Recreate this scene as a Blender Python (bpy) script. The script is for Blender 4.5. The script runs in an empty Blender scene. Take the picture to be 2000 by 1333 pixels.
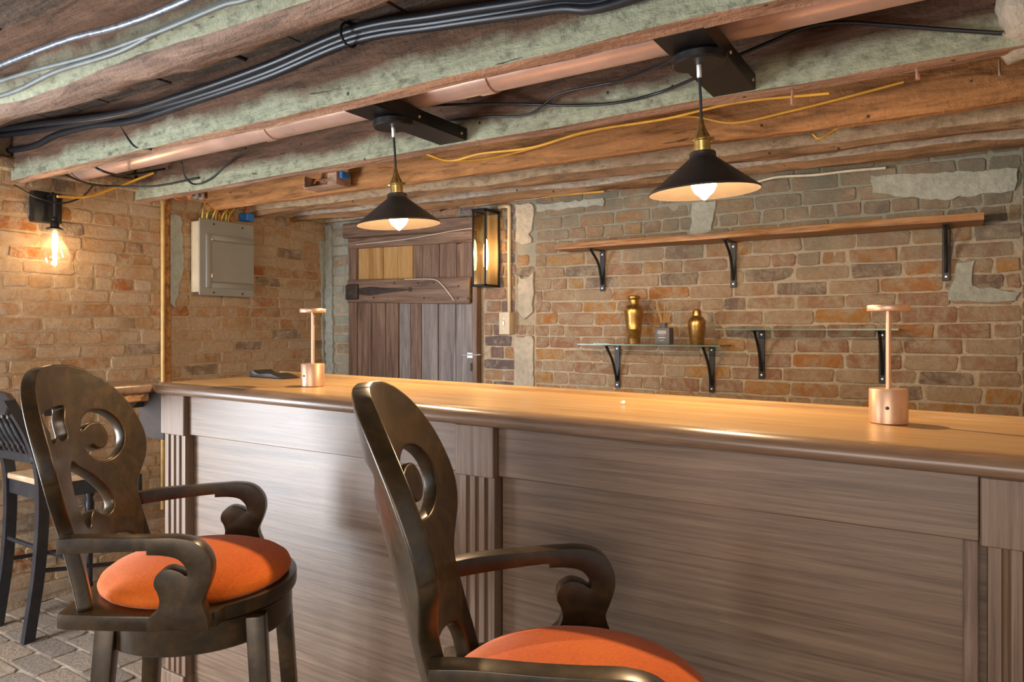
import bpy, bmesh, math, random
import numpy as np
from mathutils import Vector, Matrix, noise as mnoise

random.seed(7)
PI = math.pi
SC = bpy.context.scene
COL = SC.collection
R = random.Random(11)

# ------------------------------------------------------------------ camera, world, light
F_PX, HZ, CAM_H = 1370.0, 643.0, 1.235
CT, ST = 0.8443, 0.5358                       # camera turned 32.4 degrees towards the left wall
cam_d = bpy.data.cameras.new('camera')
cam_d.sensor_width = 36.0
cam_d.lens = F_PX / 2000 * 36.0
cam_d.shift_y = -(666.5 - HZ) / 2000
cam_d.clip_start = 0.02
cam = bpy.data.objects.new('camera', cam_d)
COL.objects.link(cam)
cam.location = (0, 0, CAM_H)
cam.rotation_euler = (PI / 2, 0, math.atan2(ST, CT))
SC.camera = cam

w = bpy.data.worlds.new('world')
SC.world = w
w.use_nodes = True
w.node_tree.nodes['Background'].inputs[0].default_value = (0.86, 0.92, 1.0, 1)
w.node_tree.nodes['Background'].inputs[1].default_value = 0.30

def light(name, kind, loc, energy, color, size=0.05, aim=None, size_y=None):
    d = bpy.data.lights.new(name, kind)
    d.energy = energy
    d.color = color
    if kind == 'AREA':
        d.size = size
        if size_y:
            d.shape = 'RECTANGLE'; d.size_y = size_y
    else:
        d.shadow_soft_size = size
    o = bpy.data.objects.new(name, d)
    COL.objects.link(o)
    o.location = loc
    if aim is not None:
        o.rotation_euler = (Vector(aim) - Vector(loc)).to_track_quat('-Z', 'Y').to_euler()
    return o

WARM = (1.0, 0.72, 0.42)
light('daylight_from_side_door', 'AREA', (-3.32, -0.30, 0.74), 64, (0.84, 0.92, 1.0), 1.1, (-1.6, 0.95, 0.55), 1.3)
light('warm_fill_behind_camera', 'AREA', (-0.3, -2.1, 1.45), 24, (1.0, 0.90, 0.78), 1.8, (-1.3, 2.6, 1.3), 1.3)  # added warm fill lamp behind the camera, no real opening

vs = SC.view_settings
SC.display_settings.display_device = 'sRGB'
vs.view_transform = 'Standard'
vs.look = 'None'
vs.exposure = 1.22
vs.gamma = 1.0
vs.use_curve_mapping = False
SC.cycles.use_denoising = True
SC.cycles.max_bounces = 8

# ------------------------------------------------------------------ helpers
def ray(u, v):
    a = (u - 1000) / F_PX
    return Vector((CT * a - ST, ST * a + CT, (HZ - v) / F_PX))

def P(u, v, x=None, y=None, z=None):
    """where the sight line through a photograph point meets the plane x, y or z of the room"""
    d = ray(u, v)
    if y is not None: t = y / d.y
    elif x is not None: t = x / d.x
    else: t = (z - CAM_H) / d.z
    return Vector((0, 0, CAM_H)) + d * t

def link(name, me, parent=None):
    o = bpy.data.objects.new(name, me)
    COL.objects.link(o)
    if parent is not None: o.parent = parent
    return o

def tag(o, label=None, cat=None, group=None, kind=None):
    if label: o['label'] = label
    if cat: o['category'] = cat
    if group: o['group'] = group
    if kind: o['kind'] = kind
    return o

def thing(name, loc, rz=0.0, label=None, cat=None, group=None):
    o = bpy.data.objects.new(name, None)
    o.empty_display_size = 0.05
    COL.objects.link(o)
    o.location = loc
    o.rotation_euler = (0, 0, rz)
    return tag(o, label, cat, group)

def dup(root, loc, rz, label=None):
    r = root.copy(); COL.objects.link(r)
    r.location = loc; r.rotation_euler = (0, 0, rz)
    if label: r['label'] = label
    for ch in list(root.children):
        c = ch.copy(); COL.objects.link(c); c.parent = r
        for g in list(ch.children):
            d = g.copy(); COL.objects.link(d); d.parent = c
    return r

def catmull(pts, n=8, closed=False):
    pts = [Vector(p) for p in pts]
    out = []
    m = len(pts)
    rng = range(m) if closed else range(m - 1)
    for i in rng:
        if closed:
            p0, p1, p2, p3 = pts[i - 1], pts[i], pts[(i + 1) % m], pts[(i + 2) % m]
        else:
            p0 = pts[i - 1] if i > 0 else pts[0] * 2 - pts[1]
            p1, p2 = pts[i], pts[i + 1]
            p3 = pts[i + 2] if i + 2 < m else pts[-1] * 2 - pts[-2]
        for k in range(n):
            t = k / n
            out.append(0.5 * ((2 * p1) + (p2 - p0) * t + (2 * p0 - 5 * p1 + 4 * p2 - p3) * t * t + (3 * p1 - p0 - 3 * p2 + p3) * t ** 3))
    if not closed: out.append(pts[-1].copy())
    return out

class MB:
    """collects shapes of ONE mesh"""
    def __init__(self):
        self.v, self.f, self.m = [], [], []
    def add(self, vs_, fs, mi=0):
        b = len(self.v)
        self.v += [tuple(p) for p in vs_]
        for f in fs:
            self.f.append([b + i for i in f]); self.m.append(mi)
        return self
    def bm(self, bm_, mi=0, M=None):
        bm_.verts.ensure_lookup_table(); bm_.verts.index_update()
        vs_ = [(M @ p.co if M else p.co.copy()) for p in bm_.verts]
        fs = [[q.index for q in f.verts] for f in bm_.faces]
        self.add(vs_, fs, mi); bm_.free()
        return self
    def box(self, lo, hi, b=0.0, mi=0, M=None, seg=1):
        lo, hi = Vector(lo), Vector(hi)
        bm_ = bmesh.new()
        bmesh.ops.create_cube(bm_, size=1.0)
        for p in bm_.verts:
            p.co = Vector(((lo.x + hi.x) / 2 + p.co.x * (hi.x - lo.x), (lo.y + hi.y) / 2 + p.co.y * (hi.y - lo.y), (lo.z + hi.z) / 2 + p.co.z * (hi.z - lo.z)))
        if b > 0:
            bmesh.ops.bevel(bm_, geom=list(bm_.edges), offset=b, segments=seg, profile=0.5, affect='EDGES')
        return self.bm(bm_, mi, M)
    def hexa(self, bot, top, b=0.0, mi=0, seg=1):
        """box from four bottom and four top corners"""
        bm_ = bmesh.new()
        vs_ = [bm_.verts.new(p) for p in list(bot) + list(top)]
        for f in ((3, 2, 1, 0), (4, 5, 6, 7), (0, 1, 5, 4), (1, 2, 6, 5), (2, 3, 7, 6), (3, 0, 4, 7)):
            bm_.faces.new([vs_[i] for i in f])
        bmesh.ops.recalc_face_normals(bm_, faces=list(bm_.faces))
        if b > 0:
            bmesh.ops.bevel(bm_, geom=list(bm_.edges), offset=b, segments=seg, profile=0.5, affect='EDGES')
        return self.bm(bm_, mi)
    def tube(self, pts, r, n=8, mi=0, cap=True):
        pts = [Vector(p) for p in pts]
        rs = r if isinstance(r, (list, tuple)) else [r] * len(pts)
        t0 = (pts[1] - pts[0]).normalized()
        up = Vector((0, 0, 1)) if abs(t0.z) < 0.9 else Vector((1, 0, 0))
        nrm = t0.cross(up).normalized()
        vs_, fs = [], []
        for i, p in enumerate(pts):
            t = (pts[min(i + 1, len(pts) - 1)] - pts[max(i - 1, 0)]).normalized()
            nrm = (nrm - t * nrm.dot(t)).normalized()
            bn = t.cross(nrm)
            for k in range(n):
                a = 2 * PI * k / n
                vs_.append(p + (nrm * math.cos(a) + bn * math.sin(a)) * rs[i])
        for i in range(len(pts) - 1):
            for k in range(n):
                fs.append((i * n + k, i * n + (k + 1) % n, (i + 1) * n + (k + 1) % n, (i + 1) * n + k))
        if cap:
            fs.append(tuple(range(n - 1, -1, -1)))
            fs.append(tuple((len(pts) - 1) * n + k for k in range(n)))
        return self.add(vs_, fs, mi)
    def lathe(self, prof, c=(0, 0, 0), n=24, mi=0, M=None, a0=0.0):
        """prof: list of (radius, height); r = 0 closes with a pole"""
        c = Vector(c)
        vs_, rows, fs = [], [], []
        for r, h in prof:
            if r <= 1e-6:
                rows.append([len(vs_)]); vs_.append(Vector((0, 0, h)))
            else:
                rows.append(list(range(len(vs_), len(vs_) + n)))
                vs_ += [Vector((r * math.cos(a0 + 2 * PI * k / n), r * math.sin(a0 + 2 * PI * k / n), h)) for k in range(n)]
        for A, B in zip(rows, rows[1:]):
            for k in range(n):
                k2 = (k + 1) % n
                if len(A) == 1 and len(B) == 1: continue
                if len(A) == 1: fs.append((A[0], B[k2], B[k]))
                elif len(B) == 1: fs.append((A[k], A[k2], B[0]))
                else: fs.append((A[k], A[k2], B[k2], B[k]))
        vs_ = [(M @ p if M else p) + c for p in vs_]
        return self.add(vs_, fs, mi)
    def prism(self, poly, M, t, b=0.0, mi=0, seg=2):
        """flat outline (x, y) made t thick along +z, then placed by M"""
        bm_ = bmesh.new()
        vs_ = [bm_.verts.new((p[0], p[1], 0)) for p in poly]
        f = bm_.faces.new(vs_)
        r = bmesh.ops.extrude_face_region(bm_, geom=[f])
        for e in r['geom']:
            if isinstance(e, bmesh.types.BMVert): e.co.z += t
        bmesh.ops.recalc_face_normals(bm_, faces=list(bm_.faces))
        if b > 0:
            ed = [e for e in bm_.edges if abs(e.verts[0].co.z - e.verts[1].co.z) < 1e-6]
            bmesh.ops.bevel(bm_, geom=ed, offset=b, segments=seg, profile=0.6, affect='EDGES', clamp_overlap=True)
        bmesh.ops.triangulate(bm_, faces=[f for f in bm_.faces if len(f.verts) > 4])
        return self.bm(bm_, mi, M)
    def build(self, name, mats, parent=None, smooth=35):
        me = bpy.data.meshes.new(name)
        me.from_pydata(self.v, [], self.f)
        for m in (mats if isinstance(mats, (list, tuple)) else [mats]): me.materials.append(m)
        me.polygons.foreach_set('material_index', self.m)
        me.update()
        if smooth:
            me.polygons.foreach_set('use_smooth', [True] * len(me.polygons))
            me.set_sharp_from_angle(angle=math.radians(smooth))
        return link(name, me, parent)

# ------------------------------------------------------------------ materials
class NT:
    def __init__(self, name):
        self.m = bpy.data.materials.new(name); self.m.use_nodes = True
        self.t = self.m.node_tree; self.n = self.t.nodes
        self.b = self.n['Principled BSDF']
    def node(self, kind, **kw):
        o = self.n.new(kind)
        for k, v_ in kw.items(): setattr(o, k, v_)
        return o
    def link(self, a, b): self.t.links.new(a, b)
    def coords(self, kind='Object', scale=(1, 1, 1), rot=(0, 0, 0)):
        if kind == 'World':
            src = self.node('ShaderNodeNewGeometry').outputs['Position']
        else:
            src = self.node('ShaderNodeTexCoord').outputs[kind]
        mp = self.node('ShaderNodeMapping')
        mp.inputs['Scale'].default_value = scale; mp.inputs['Rotation'].default_value = rot
        self.link(src, mp.inputs['Vector'])
        return mp.outputs['Vector']
    def noise(self, vec, scale, detail=4, rough=0.6, dist=0.0):
        o = self.node('ShaderNodeTexNoise')
        o.inputs['Scale'].default_value = scale; o.inputs['Detail'].default_value = detail
        o.inputs['Roughness'].default_value = rough; o.inputs['Distortion'].default_value = dist
        self.link(vec, o.inputs['Vector'])
        return o.outputs['Fac']
    def ramp(self, fac, stops, interp='LINEAR'):
        o = self.node('ShaderNodeValToRGB'); cr = o.color_ramp; cr.interpolation = interp
        while len(cr.elements) > 1: cr.elements.remove(cr.elements[-1])
        cr.elements[0].position = stops[0][0]; cr.elements[0].color = (*c3(stops[0][1]), 1)
        for p, c in stops[1:]:
            e = cr.elements.new(p); e.color = (*c3(c), 1)
        self.link(fac, o.inputs['Fac'])
        return o.outputs['Color']
    def mix(self, fac, a, b, mode='MIX'):
        o = self.node('ShaderNodeMix', data_type='RGBA', blend_type=mode)
        for s, val in ((o.inputs[0], fac), (o.inputs[6], a), (o.inputs[7], b)):
            if hasattr(val, 'links') or isinstance(val, bpy.types.NodeSocket): self.link(val, s)
            elif isinstance(val, (int, float)): s.default_value = val
            else: s.default_value = (*val, 1)
        return o.outputs[2]
    def math(self, op, a, b=0.0, clamp=False):
        o = self.node('ShaderNodeMath', operation=op, use_clamp=clamp)
        for s, val in ((o.inputs[0], a), (o.inputs[1], b)):
            if isinstance(val, bpy.types.NodeSocket): self.link(val, s)
            else: s.default_value = val
        return o.outputs[0]
    def bump(self, h, strength=0.3, dist=0.01):
        o = self.node('ShaderNodeBump')
        o.inputs['Strength'].default_value = strength; o.inputs['Distance'].default_value = dist
        self.link(h, o.inputs['Height']); self.link(o.outputs['Normal'], self.b.inputs['Normal'])
    def set(self, color=None, rough=None, metal=None, **kw):
        for key, val in (('Base Color', color), ('Roughness', rough), ('Metallic', metal)):
            if val is None: continue
            if isinstance(val, bpy.types.NodeSocket): self.link(val, self.b.inputs[key])
            elif key == 'Base Color': self.b.inputs[key].default_value = (*val, 1)
            else: self.b.inputs[key].default_value = val
        for k, val in kw.items():
            self.b.inputs[k.replace('_', ' ')].default_value = val
        return self

def c3(c):
    return (c, c, c) if isinstance(c, (int, float)) else c

def plain(name, color, rough=0.5, metal=0.0, var=0.25, scale=30, bump=0.0, **kw):
    t = NT(name)
    n = t.noise(t.coords('Object'), scale, 5, 0.6)
    lo = tuple(x * (1 - var) for x in color); hi = tuple(min(1, x * (1 + var)) for x in color)
    t.set(t.ramp(n, [(0.3, lo), (0.7, hi)]), t.math('ADD', t.math('MULTIPLY', n, 0.16), rough - 0.08), metal, **kw)
    if bump: t.bump(n, bump, 0.004)
    return t.m

def wood(name, dark, mid, light_, along=(1, 12, 12), scale=2.2, rough=0.5, bump=0.25, spec=0.5, coat=0.0, fine=6.0):
    t = NT(name)
    v_ = t.coords('Object', along)
    n1 = t.noise(v_, scale, 5, 0.6, 0.7)
    n2 = t.noise(v_, scale * fine, 3, 0.7)
    n = t.math('ADD', t.math('MULTIPLY', n1, 0.72), t.math('MULTIPLY', n2, 0.28))
    t.set(t.ramp(n, [(0.34, dark), (0.5, mid), (0.66, light_)]), t.math('ADD', t.math('MULTIPLY', n2, 0.15), rough - 0.07), 0.0, Specular_IOR_Level=spec, Coat_Weight=coat, Coat_Roughness=0.25)
    t.bump(n, bump, 0.003)
    return t.m

def brick_mat(name, stops, smear, smear_lo=0.52, smear_hi=0.66, grey=None):
    """colour per brick from the object's own random value; old mortar smeared over it"""
    t = NT(name)
    rnd = t.node('ShaderNodeObjectInfo').outputs['Random']
    col = t.ramp(rnd, stops, 'CONSTANT')
    pos = t.coords('World')
    n1 = t.noise(pos, 48, 8, 0.75)
    col = t.mix(0.62, col, t.ramp(n1, [(0.25, 0.55), (0.75, 1.35)]), 'MULTIPLY')
    n2 = t.noise(pos, 13, 8, 0.78, 0.5)
    msk = t.ramp(n2, [(smear_lo, 0.0), (smear_hi, 0.9)])
    col = t.mix(msk, col, t.mix(n1, tuple(x * 0.75 for x in smear), tuple(min(1, x * 1.2) for x in smear)))
    if grey:
        z0, z1, gcol = grey
        sep = t.node('ShaderNodeSeparateXYZ'); t.link(pos, sep.inputs[0])
        h = t.math('DIVIDE', t.math('SUBTRACT', sep.outputs[2], z0), z1 - z0)
        gm = t.math('MULTIPLY', t.math('ADD', h, t.math('MULTIPLY', t.math('SUBTRACT', t.noise(pos, 3.2, 5, 0.65), 0.5), 2.6)), 0.75, True)
        col = t.mix(gm, col, t.mix(n1, tuple(x * 0.7 for x in gcol), tuple(min(1, x * 1.2) for x in gcol)))
    t.set(col, 0.88, 0.0, Specular_IOR_Level=0.25)
    t.bump(t.math('ADD', n1, t.math('MULTIPLY', n2, 0.8)), 1.0, 0.016)
    return t.m

def glow(name, color, strength):
    t = NT(name)
    t.set((1, 0.9, 0.7), 0.4, 0.0)
    t.b.inputs['Emission Color'].default_value = (*color, 1)
    t.b.inputs['Emission Strength'].default_value = strength
    return t.m

def glass(name, color=(1, 1, 1), rough=0.02, mixv=0.04, haze=0.0):
    """thin clear pane: mostly straight through, with mirror glints"""
    t = NT(name)
    out = t.n['Material Output']
    tr = t.node('ShaderNodeBsdfTransparent'); tr.inputs[0].default_value = (*color, 1)
    gl = t.node('ShaderNodeBsdfGlossy'); gl.inputs['Roughness'].default_value = rough
    lw_ = t.node('ShaderNodeLayerWeight'); lw_.inputs[0].default_value = 0.5
    fc = t.math('ADD', t.math('MULTIPLY', t.math('POWER', lw_.outputs['Facing'], 4.0), 0.6), mixv)
    mx = t.node('ShaderNodeMixShader')
    t.link(fc, mx.inputs[0]); t.link(tr.outputs[0], mx.inputs[1]); t.link(gl.outputs[0], mx.inputs[2])
    res = mx.outputs[0]
    if haze:
        tl = t.node('ShaderNodeBsdfTranslucent'); tl.inputs[0].default_value = (1, 0.95, 0.85, 1)
        m2 = t.node('ShaderNodeMixShader'); m2.inputs[0].default_value = haze
        t.link(res, m2.inputs[1]); t.link(tl.outputs[0], m2.inputs[2]); res = m2.outputs[0]
    t.link(res, out.inputs['Surface'])
    return t.m

BRICK_LEFT = brick_mat('brick_left', [(0.0, (0.56, 0.33, 0.17)), (0.22, (0.48, 0.24, 0.10)), (0.36, (0.60, 0.40, 0.24)), (0.58, (0.54, 0.30, 0.15)), (0.76, (0.46, 0.17, 0.05)), (0.84, (0.62, 0.43, 0.28)), (0.94, (0.30, 0.20, 0.14))], (0.58, 0.44, 0.31), 0.44, 0.60)
BRICK_BACK = brick_mat('brick_back', [(0.0, (0.46, 0.27, 0.16)), (0.24, (0.40, 0.20, 0.12)), (0.40, (0.52, 0.22, 0.07)), (0.52, (0.50, 0.33, 0.21)), (0.72, (0.44, 0.25, 0.15)), (0.84, (0.56, 0.27, 0.08)), (0.92, (0.26, 0.18, 0.14))], (0.54, 0.43, 0.30), 0.43, 0.60, (1.44, 1.90, (0.24, 0.235, 0.19)))
BRICK_PALE = brick_mat('brick_pale', [(0.0, (0.52, 0.48, 0.38)), (0.5, (0.42, 0.42, 0.35)), (0.8, (0.45, 0.30, 0.18))], (0.46, 0.47, 0.40), 0.42, 0.6)
BRICK_DARK = brick_mat('brick_dark', [(0.0, (0.22, 0.16, 0.15)), (0.4, (0.46, 0.26, 0.16)), (0.7, (0.30, 0.19, 0.16)), (0.85, (0.52, 0.30, 0.15))], (0.52, 0.46, 0.40), 0.5, 0.66)
PAVER = brick_mat('paver', [(0.0, (0.40, 0.31, 0.24)), (0.3, (0.45, 0.35, 0.27)), (0.55, (0.35, 0.27, 0.21)), (0.75, (0.49, 0.36, 0.26))], (0.48, 0.42, 0.34), 0.6, 0.8)

def mortar_mat(name, c, grey=None):
    t = NT(name)
    pos = t.coords('World')
    n1 = t.noise(pos, 40, 6, 0.7); n2 = t.noise(pos, 5, 6, 0.65)
    col = t.mix(n2, tuple(x * 0.6 for x in c), tuple(min(1, x * 1.25) for x in c))
    col = t.mix(0.5, col, t.ramp(n1, [(0.25, 0.6), (0.75, 1.3)]), 'MULTIPLY')
    if grey:
        sep = t.node('ShaderNodeSeparateXYZ'); t.link(pos, sep.inputs[0])
        h = t.math('DIVIDE', t.math('SUBTRACT', sep.outputs[2], grey[0]), grey[1] - grey[0])
        gm = t.math('ADD', h, t.math('MULTIPLY', t.math('SUBTRACT', n2, 0.5), 2.0), True)
        col = t.mix(gm, col, grey[2])
    t.set(col, 0.92, 0.0, Specular_IOR_Level=0.2)
    t.bump(t.math('ADD', n1, n2), 0.8, 0.012)
    return t.m
MORTAR = mortar_mat('mortar_left', (0.48, 0.35, 0.23))
MORTAR_B = mortar_mat('mortar_back', (0.50, 0.40, 0.29), (1.40, 1.80, (0.25, 0.25, 0.21)))
GROUT = mortar_mat('paver_grout', (0.58, 0.50, 0.40))
PLASTER = mortar_mat('old_plaster', (0.55, 0.47, 0.37))
PLASTER_GREY = mortar_mat('grey_cement', (0.40, 0.41, 0.36))

def beam_mat(name, bare, wash, z0, z1):
    """rough sawn timber with an old uneven limewash on the lower part of its sides; tan joist painted darker above as shade"""
    t = NT(name)
    pos = t.coords('World', (1.0, 8.0, 8.0))
    raw = t.coords('World')
    g = t.noise(pos, 4.0, 6, 0.65, 0.6)
    col = t.ramp(g, [(0.32, tuple(x * 0.45 for x in bare)), (0.5, bare), (0.68, tuple(min(1, x * 1.45) for x in bare))])
    if wash:
        sep = t.node('ShaderNodeSeparateXYZ'); t.link(raw, sep.inputs[0])
        h = t.math('DIVIDE', t.math('SUBTRACT', sep.outputs[2], z0), z1 - z0)
        n = t.noise(raw, 4, 6, 0.65)
        msk = t.math('SUBTRACT', t.math('ADD', t.math('MULTIPLY', t.math('SUBTRACT', n, 0.5), 2.6), 1.0), h, True)
        n2 = t.noise(t.coords('World', (1.6, 6, 2.2)), 14, 6, 0.7)
        wc = t.ramp(n2, [(0.30, tuple(x * 0.38 for x in wash)), (0.48, wash), (0.7, tuple(min(1, x * 1.3) for x in wash))])
        col = t.mix(t.math('MULTIPLY', msk, 0.95), col, wc)
    vo = t.node('ShaderNodeTexVoronoi'); vo.inputs['Scale'].default_value = 11
    t.link(raw, vo.inputs['Vector'])
    col = t.mix(t.ramp(vo.outputs['Distance'], [(0.045, 0.9), (0.075, 0.0)]), col, (0.03, 0.02, 0.015))
    cr = t.noise(t.coords('World', (0.9, 14, 14)), 5, 3, 0.5, 1.2)
    col = t.mix(t.ramp(cr, [(0.27, 0.85), (0.31, 0.0)]), col, tuple(x * 0.18 for x in bare))
    t.set(col, 0.82, 0.0, Specular_IOR_Level=0.3)
    t.bump(t.math('ADD', g, t.noise(raw, 45, 5, 0.7)), 0.7, 0.012)
    return t.m
BEAM_GREEN = beam_mat('limewashed_timber', (0.125, 0.066, 0.040), (0.35, 0.36, 0.25), 1.925, 1.968)
BEAM_PINK = beam_mat('bare_sawn_timber', (0.42, 0.25, 0.165), None, 0, 1)
BEAM_BROWN = beam_mat('brown_timber', (0.27, 0.145, 0.07), None, 0, 1)
BEAM_LOG = beam_mat('grey_pink_log', (0.27, 0.18, 0.135), None, 0, 1)
BEAM_ORANGE = beam_mat('orange_timber', (0.40, 0.18, 0.065), None, 0, 1)
BEAM_TAN = beam_mat('tan_timber', (0.30, 0.17, 0.09), (0.44, 0.32, 0.20), 1.93, 1.98)  # upper sides coloured darker, standing in for shade between far joists
BEAM_GREY = beam_mat('pale_timber', (0.26, 0.16, 0.10), (0.46, 0.40, 0.33), 1.93, 1.98)
CEIL_BOARD = beam_mat('ceiling_board', (0.10, 0.066, 0.046), None, 0, 1)  # boards darkened to stand in for shadow in the gaps

COUNTER = wood('oak_counter', (0.30, 0.165, 0.066), (0.42, 0.25, 0.105), (0.52, 0.33, 0.15), (0.7, 14, 14), 2.6, 0.30, 0.05, 0.5, 0.25)
NOSE = wood('counter_nosing', (0.12, 0.070, 0.045), (0.20, 0.12, 0.075), (0.28, 0.175, 0.11), (0.8, 10, 10), 3.0, 0.32, 0.08, 0.5, 0.2)  # darker than the top, painting in shade on the side away from pendants
FRONT_H = wood('walnut_across', (0.098, 0.056, 0.034), (0.172, 0.106, 0.066), (0.24, 0.154, 0.098), (1.1, 42, 42), 2.0, 0.40, 0.12, 0.55)
FRONT_V = wood('walnut_upright', (0.092, 0.052, 0.032), (0.18, 0.110, 0.070), (0.265, 0.172, 0.115), (42, 42, 1.1), 2.0, 0.42, 0.12, 0.55)
SHELF_WOOD = wood('reclaimed_shelf', (0.09, 0.036, 0.013), (0.31, 0.145, 0.054), (0.50, 0.27, 0.115), (1.6, 20, 34), 2.2, 0.6, 0.4)
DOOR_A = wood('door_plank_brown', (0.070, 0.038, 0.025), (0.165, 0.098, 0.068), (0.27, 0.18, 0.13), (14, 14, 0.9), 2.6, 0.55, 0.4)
DOOR_B = wood('door_plank_grey', (0.09, 0.072, 0.068), (0.19, 0.16, 0.155), (0.30, 0.265, 0.26), (14, 14, 0.9), 2.6, 0.5, 0.4)
DOOR_C = wood('door_plank_ochre', (0.30, 0.15, 0.045), (0.42, 0.235, 0.075), (0.46, 0.33, 0.18), (9, 9, 0.9), 2.2, 0.6, 0.4)
DOOR_H = wood('door_rail', (0.075, 0.042, 0.028), (0.165, 0.10, 0.068), (0.27, 0.17, 0.12), (0.9, 14, 14), 3.2, 0.55, 0.4)
STOOL = wood('dark_bronzed_wood', (0.024, 0.015, 0.007), (0.046, 0.027, 0.011), (0.082, 0.046, 0.017), (1, 1, 1), 14, 0.33, 0.04, 0.45, 0.18, 3)
STOOL.node_tree.nodes['Principled BSDF'].inputs['Metallic'].default_value = 0.35
BLACK_WOOD = plain('black_painted_wood', (0.022, 0.022, 0.026), 0.32, 0, 0.25, 20, 0.05)
SEAT_TOP = wood('worn_stool_top', (0.30, 0.18, 0.09), (0.48, 0.33, 0.20), (0.62, 0.48, 0.34), (1, 10, 10), 3, 0.45, 0.15)

def fabric():
    t = NT('orange_velvet')
    v_ = t.coords('Object')
    n = t.noise(v_, 160, 4, 0.7); n2 = t.noise(v_, 12, 4, 0.6)
    col = t.mix(n2, (0.60, 0.095, 0.009), (0.78, 0.18, 0.016))
    col = t.mix(0.4, col, t.ramp(n, [(0.3, 0.6), (0.7, 1.3)]), 'MULTIPLY')
    t.set(col, 0.8, 0.0, Sheen_Weight=0.35, Sheen_Roughness=0.4, Specular_IOR_Level=0.2)
    t.b.inputs['Sheen Tint'].default_value = (1.0, 0.60, 0.52, 1)
    t.bump(n, 0.35, 0.003)
    return t.m
VELVET = fabric()
BLACK_METAL = plain('black_metal', (0.020, 0.019, 0.019), 0.42, 0.5, 0.3, 25)
SHADE_OUT = plain('black_shade_enamel', (0.030, 0.026, 0.024), 0.38, 0.2, 0.2, 12)
SHADE_IN = plain('gold_shade_lining', (0.017, 0.0115, 0.0072), 0.7, 0.0, 0.1, 12, Specular_IOR_Level=0.1)
BRASS = plain('aged_brass', (0.60, 0.42, 0.15), 0.28, 0.95, 0.2, 40)
BRASS_DK = plain('shaker_brass', (0.46, 0.27, 0.085), 0.36, 0.9, 0.25, 60)
ROSE = plain('rose_gold_lamp', (0.60, 0.38, 0.25), 0.42, 0.7, 0.05, 60)
COPPER_PIPE = plain('pinkish_pipe', (0.66, 0.43, 0.34), 0.30, 0.35, 0.15, 7)
PANEL_GREY = plain('panel_grey_paint', (0.27, 0.26, 0.235), 0.42, 0.1, 0.06, 8)
CONDUIT = plain('brass_painted_conduit', (0.52, 0.33, 0.12), 0.4, 0.3, 0.2, 20)
IVORY = plain('ivory_paint', (0.62, 0.50, 0.34), 0.45, 0, 0.1, 14)
BLACK_CABLE = plain('black_cable', (0.012, 0.014, 0.019), 0.40, 0, 0.2, 40)
GREY_CABLE = plain('grey_cable', (0.15, 0.165, 0.16), 0.5, 0.1, 0.2, 25)
STEEL_CABLE = plain('braided_steel', (0.17, 0.18, 0.205), 0.38, 0.6, 0.35, 60, 0.4)
YELLOW_CABLE = plain('yellow_cable', (0.72, 0.36, 0.045), 0.5, 0, 0.15, 25)
ORANGE_CABLE = plain('orange_cable', (0.68, 0.13, 0.02), 0.5, 0, 0.15, 25)
WHITE_CABLE = plain('white_cable', (0.55, 0.49, 0.38), 0.55, 0, 0.2, 25)
BLUE_BOX = plain('blue_plastic', (0.03, 0.17, 0.50), 0.45, 0, 0.1, 20)
IRON = plain('rusty_iron', (0.055, 0.040, 0.034), 0.6, 0.4, 0.4, 30, 0.3)
NAIL = plain('copper_nail', (0.62, 0.36, 0.26), 0.45, 0.4, 0.2, 30)
WHITE_TIN = plain('white_metal', (0.72, 0.74, 0.76), 0.35, 0.6, 0.05, 20)
CHARCOAL = plain('charcoal_bottle', (0.11, 0.10, 0.105), 0.5, 0, 0.1, 30)
LABEL_INK = plain('pale_print', (0.50, 0.48, 0.47), 0.6, 0, 0.05, 30)
LANTERN_BACK = plain('lantern_back', (0.34, 0.22, 0.11), 0.45, 0.2, 0.1, 14)
REED = plain('rattan_reed', (0.50, 0.29, 0.10), 0.7, 0, 0.2, 50)
CHALK = plain('white_crumb', (0.85, 0.84, 0.80), 0.8, 0, 0.05, 50)
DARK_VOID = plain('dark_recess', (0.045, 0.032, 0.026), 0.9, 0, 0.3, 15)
BULB = glow('lit_bulb', (1.0, 0.80, 0.52), 7)
FILAMENT = glow('lit_filament', (1.0, 0.76, 0.44), 9)
CLEAR = glass('clear_glass', (1, 0.98, 0.94), 0.02, 0.07, 0.022)
SHELF_GLASS = glass('green_edged_glass', (0.90, 0.94, 0.90), 0.03, 0.06)
AMBER_GLASS = glass('aged_lantern_glass', (0.97, 0.92, 0.80), 0.10, 0.10)
GLASS_EDGE = plain('glass_edge', (0.10, 0.17, 0.12), 0.25, 0, 0.1, 20)

# ------------------------------------------------------------------ setting: walls, floor, ceiling
XL, YB, XR = -3.5, 3.23, 0.21
Z_BEAM, Z_CEIL = 1.885, 2.09

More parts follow.
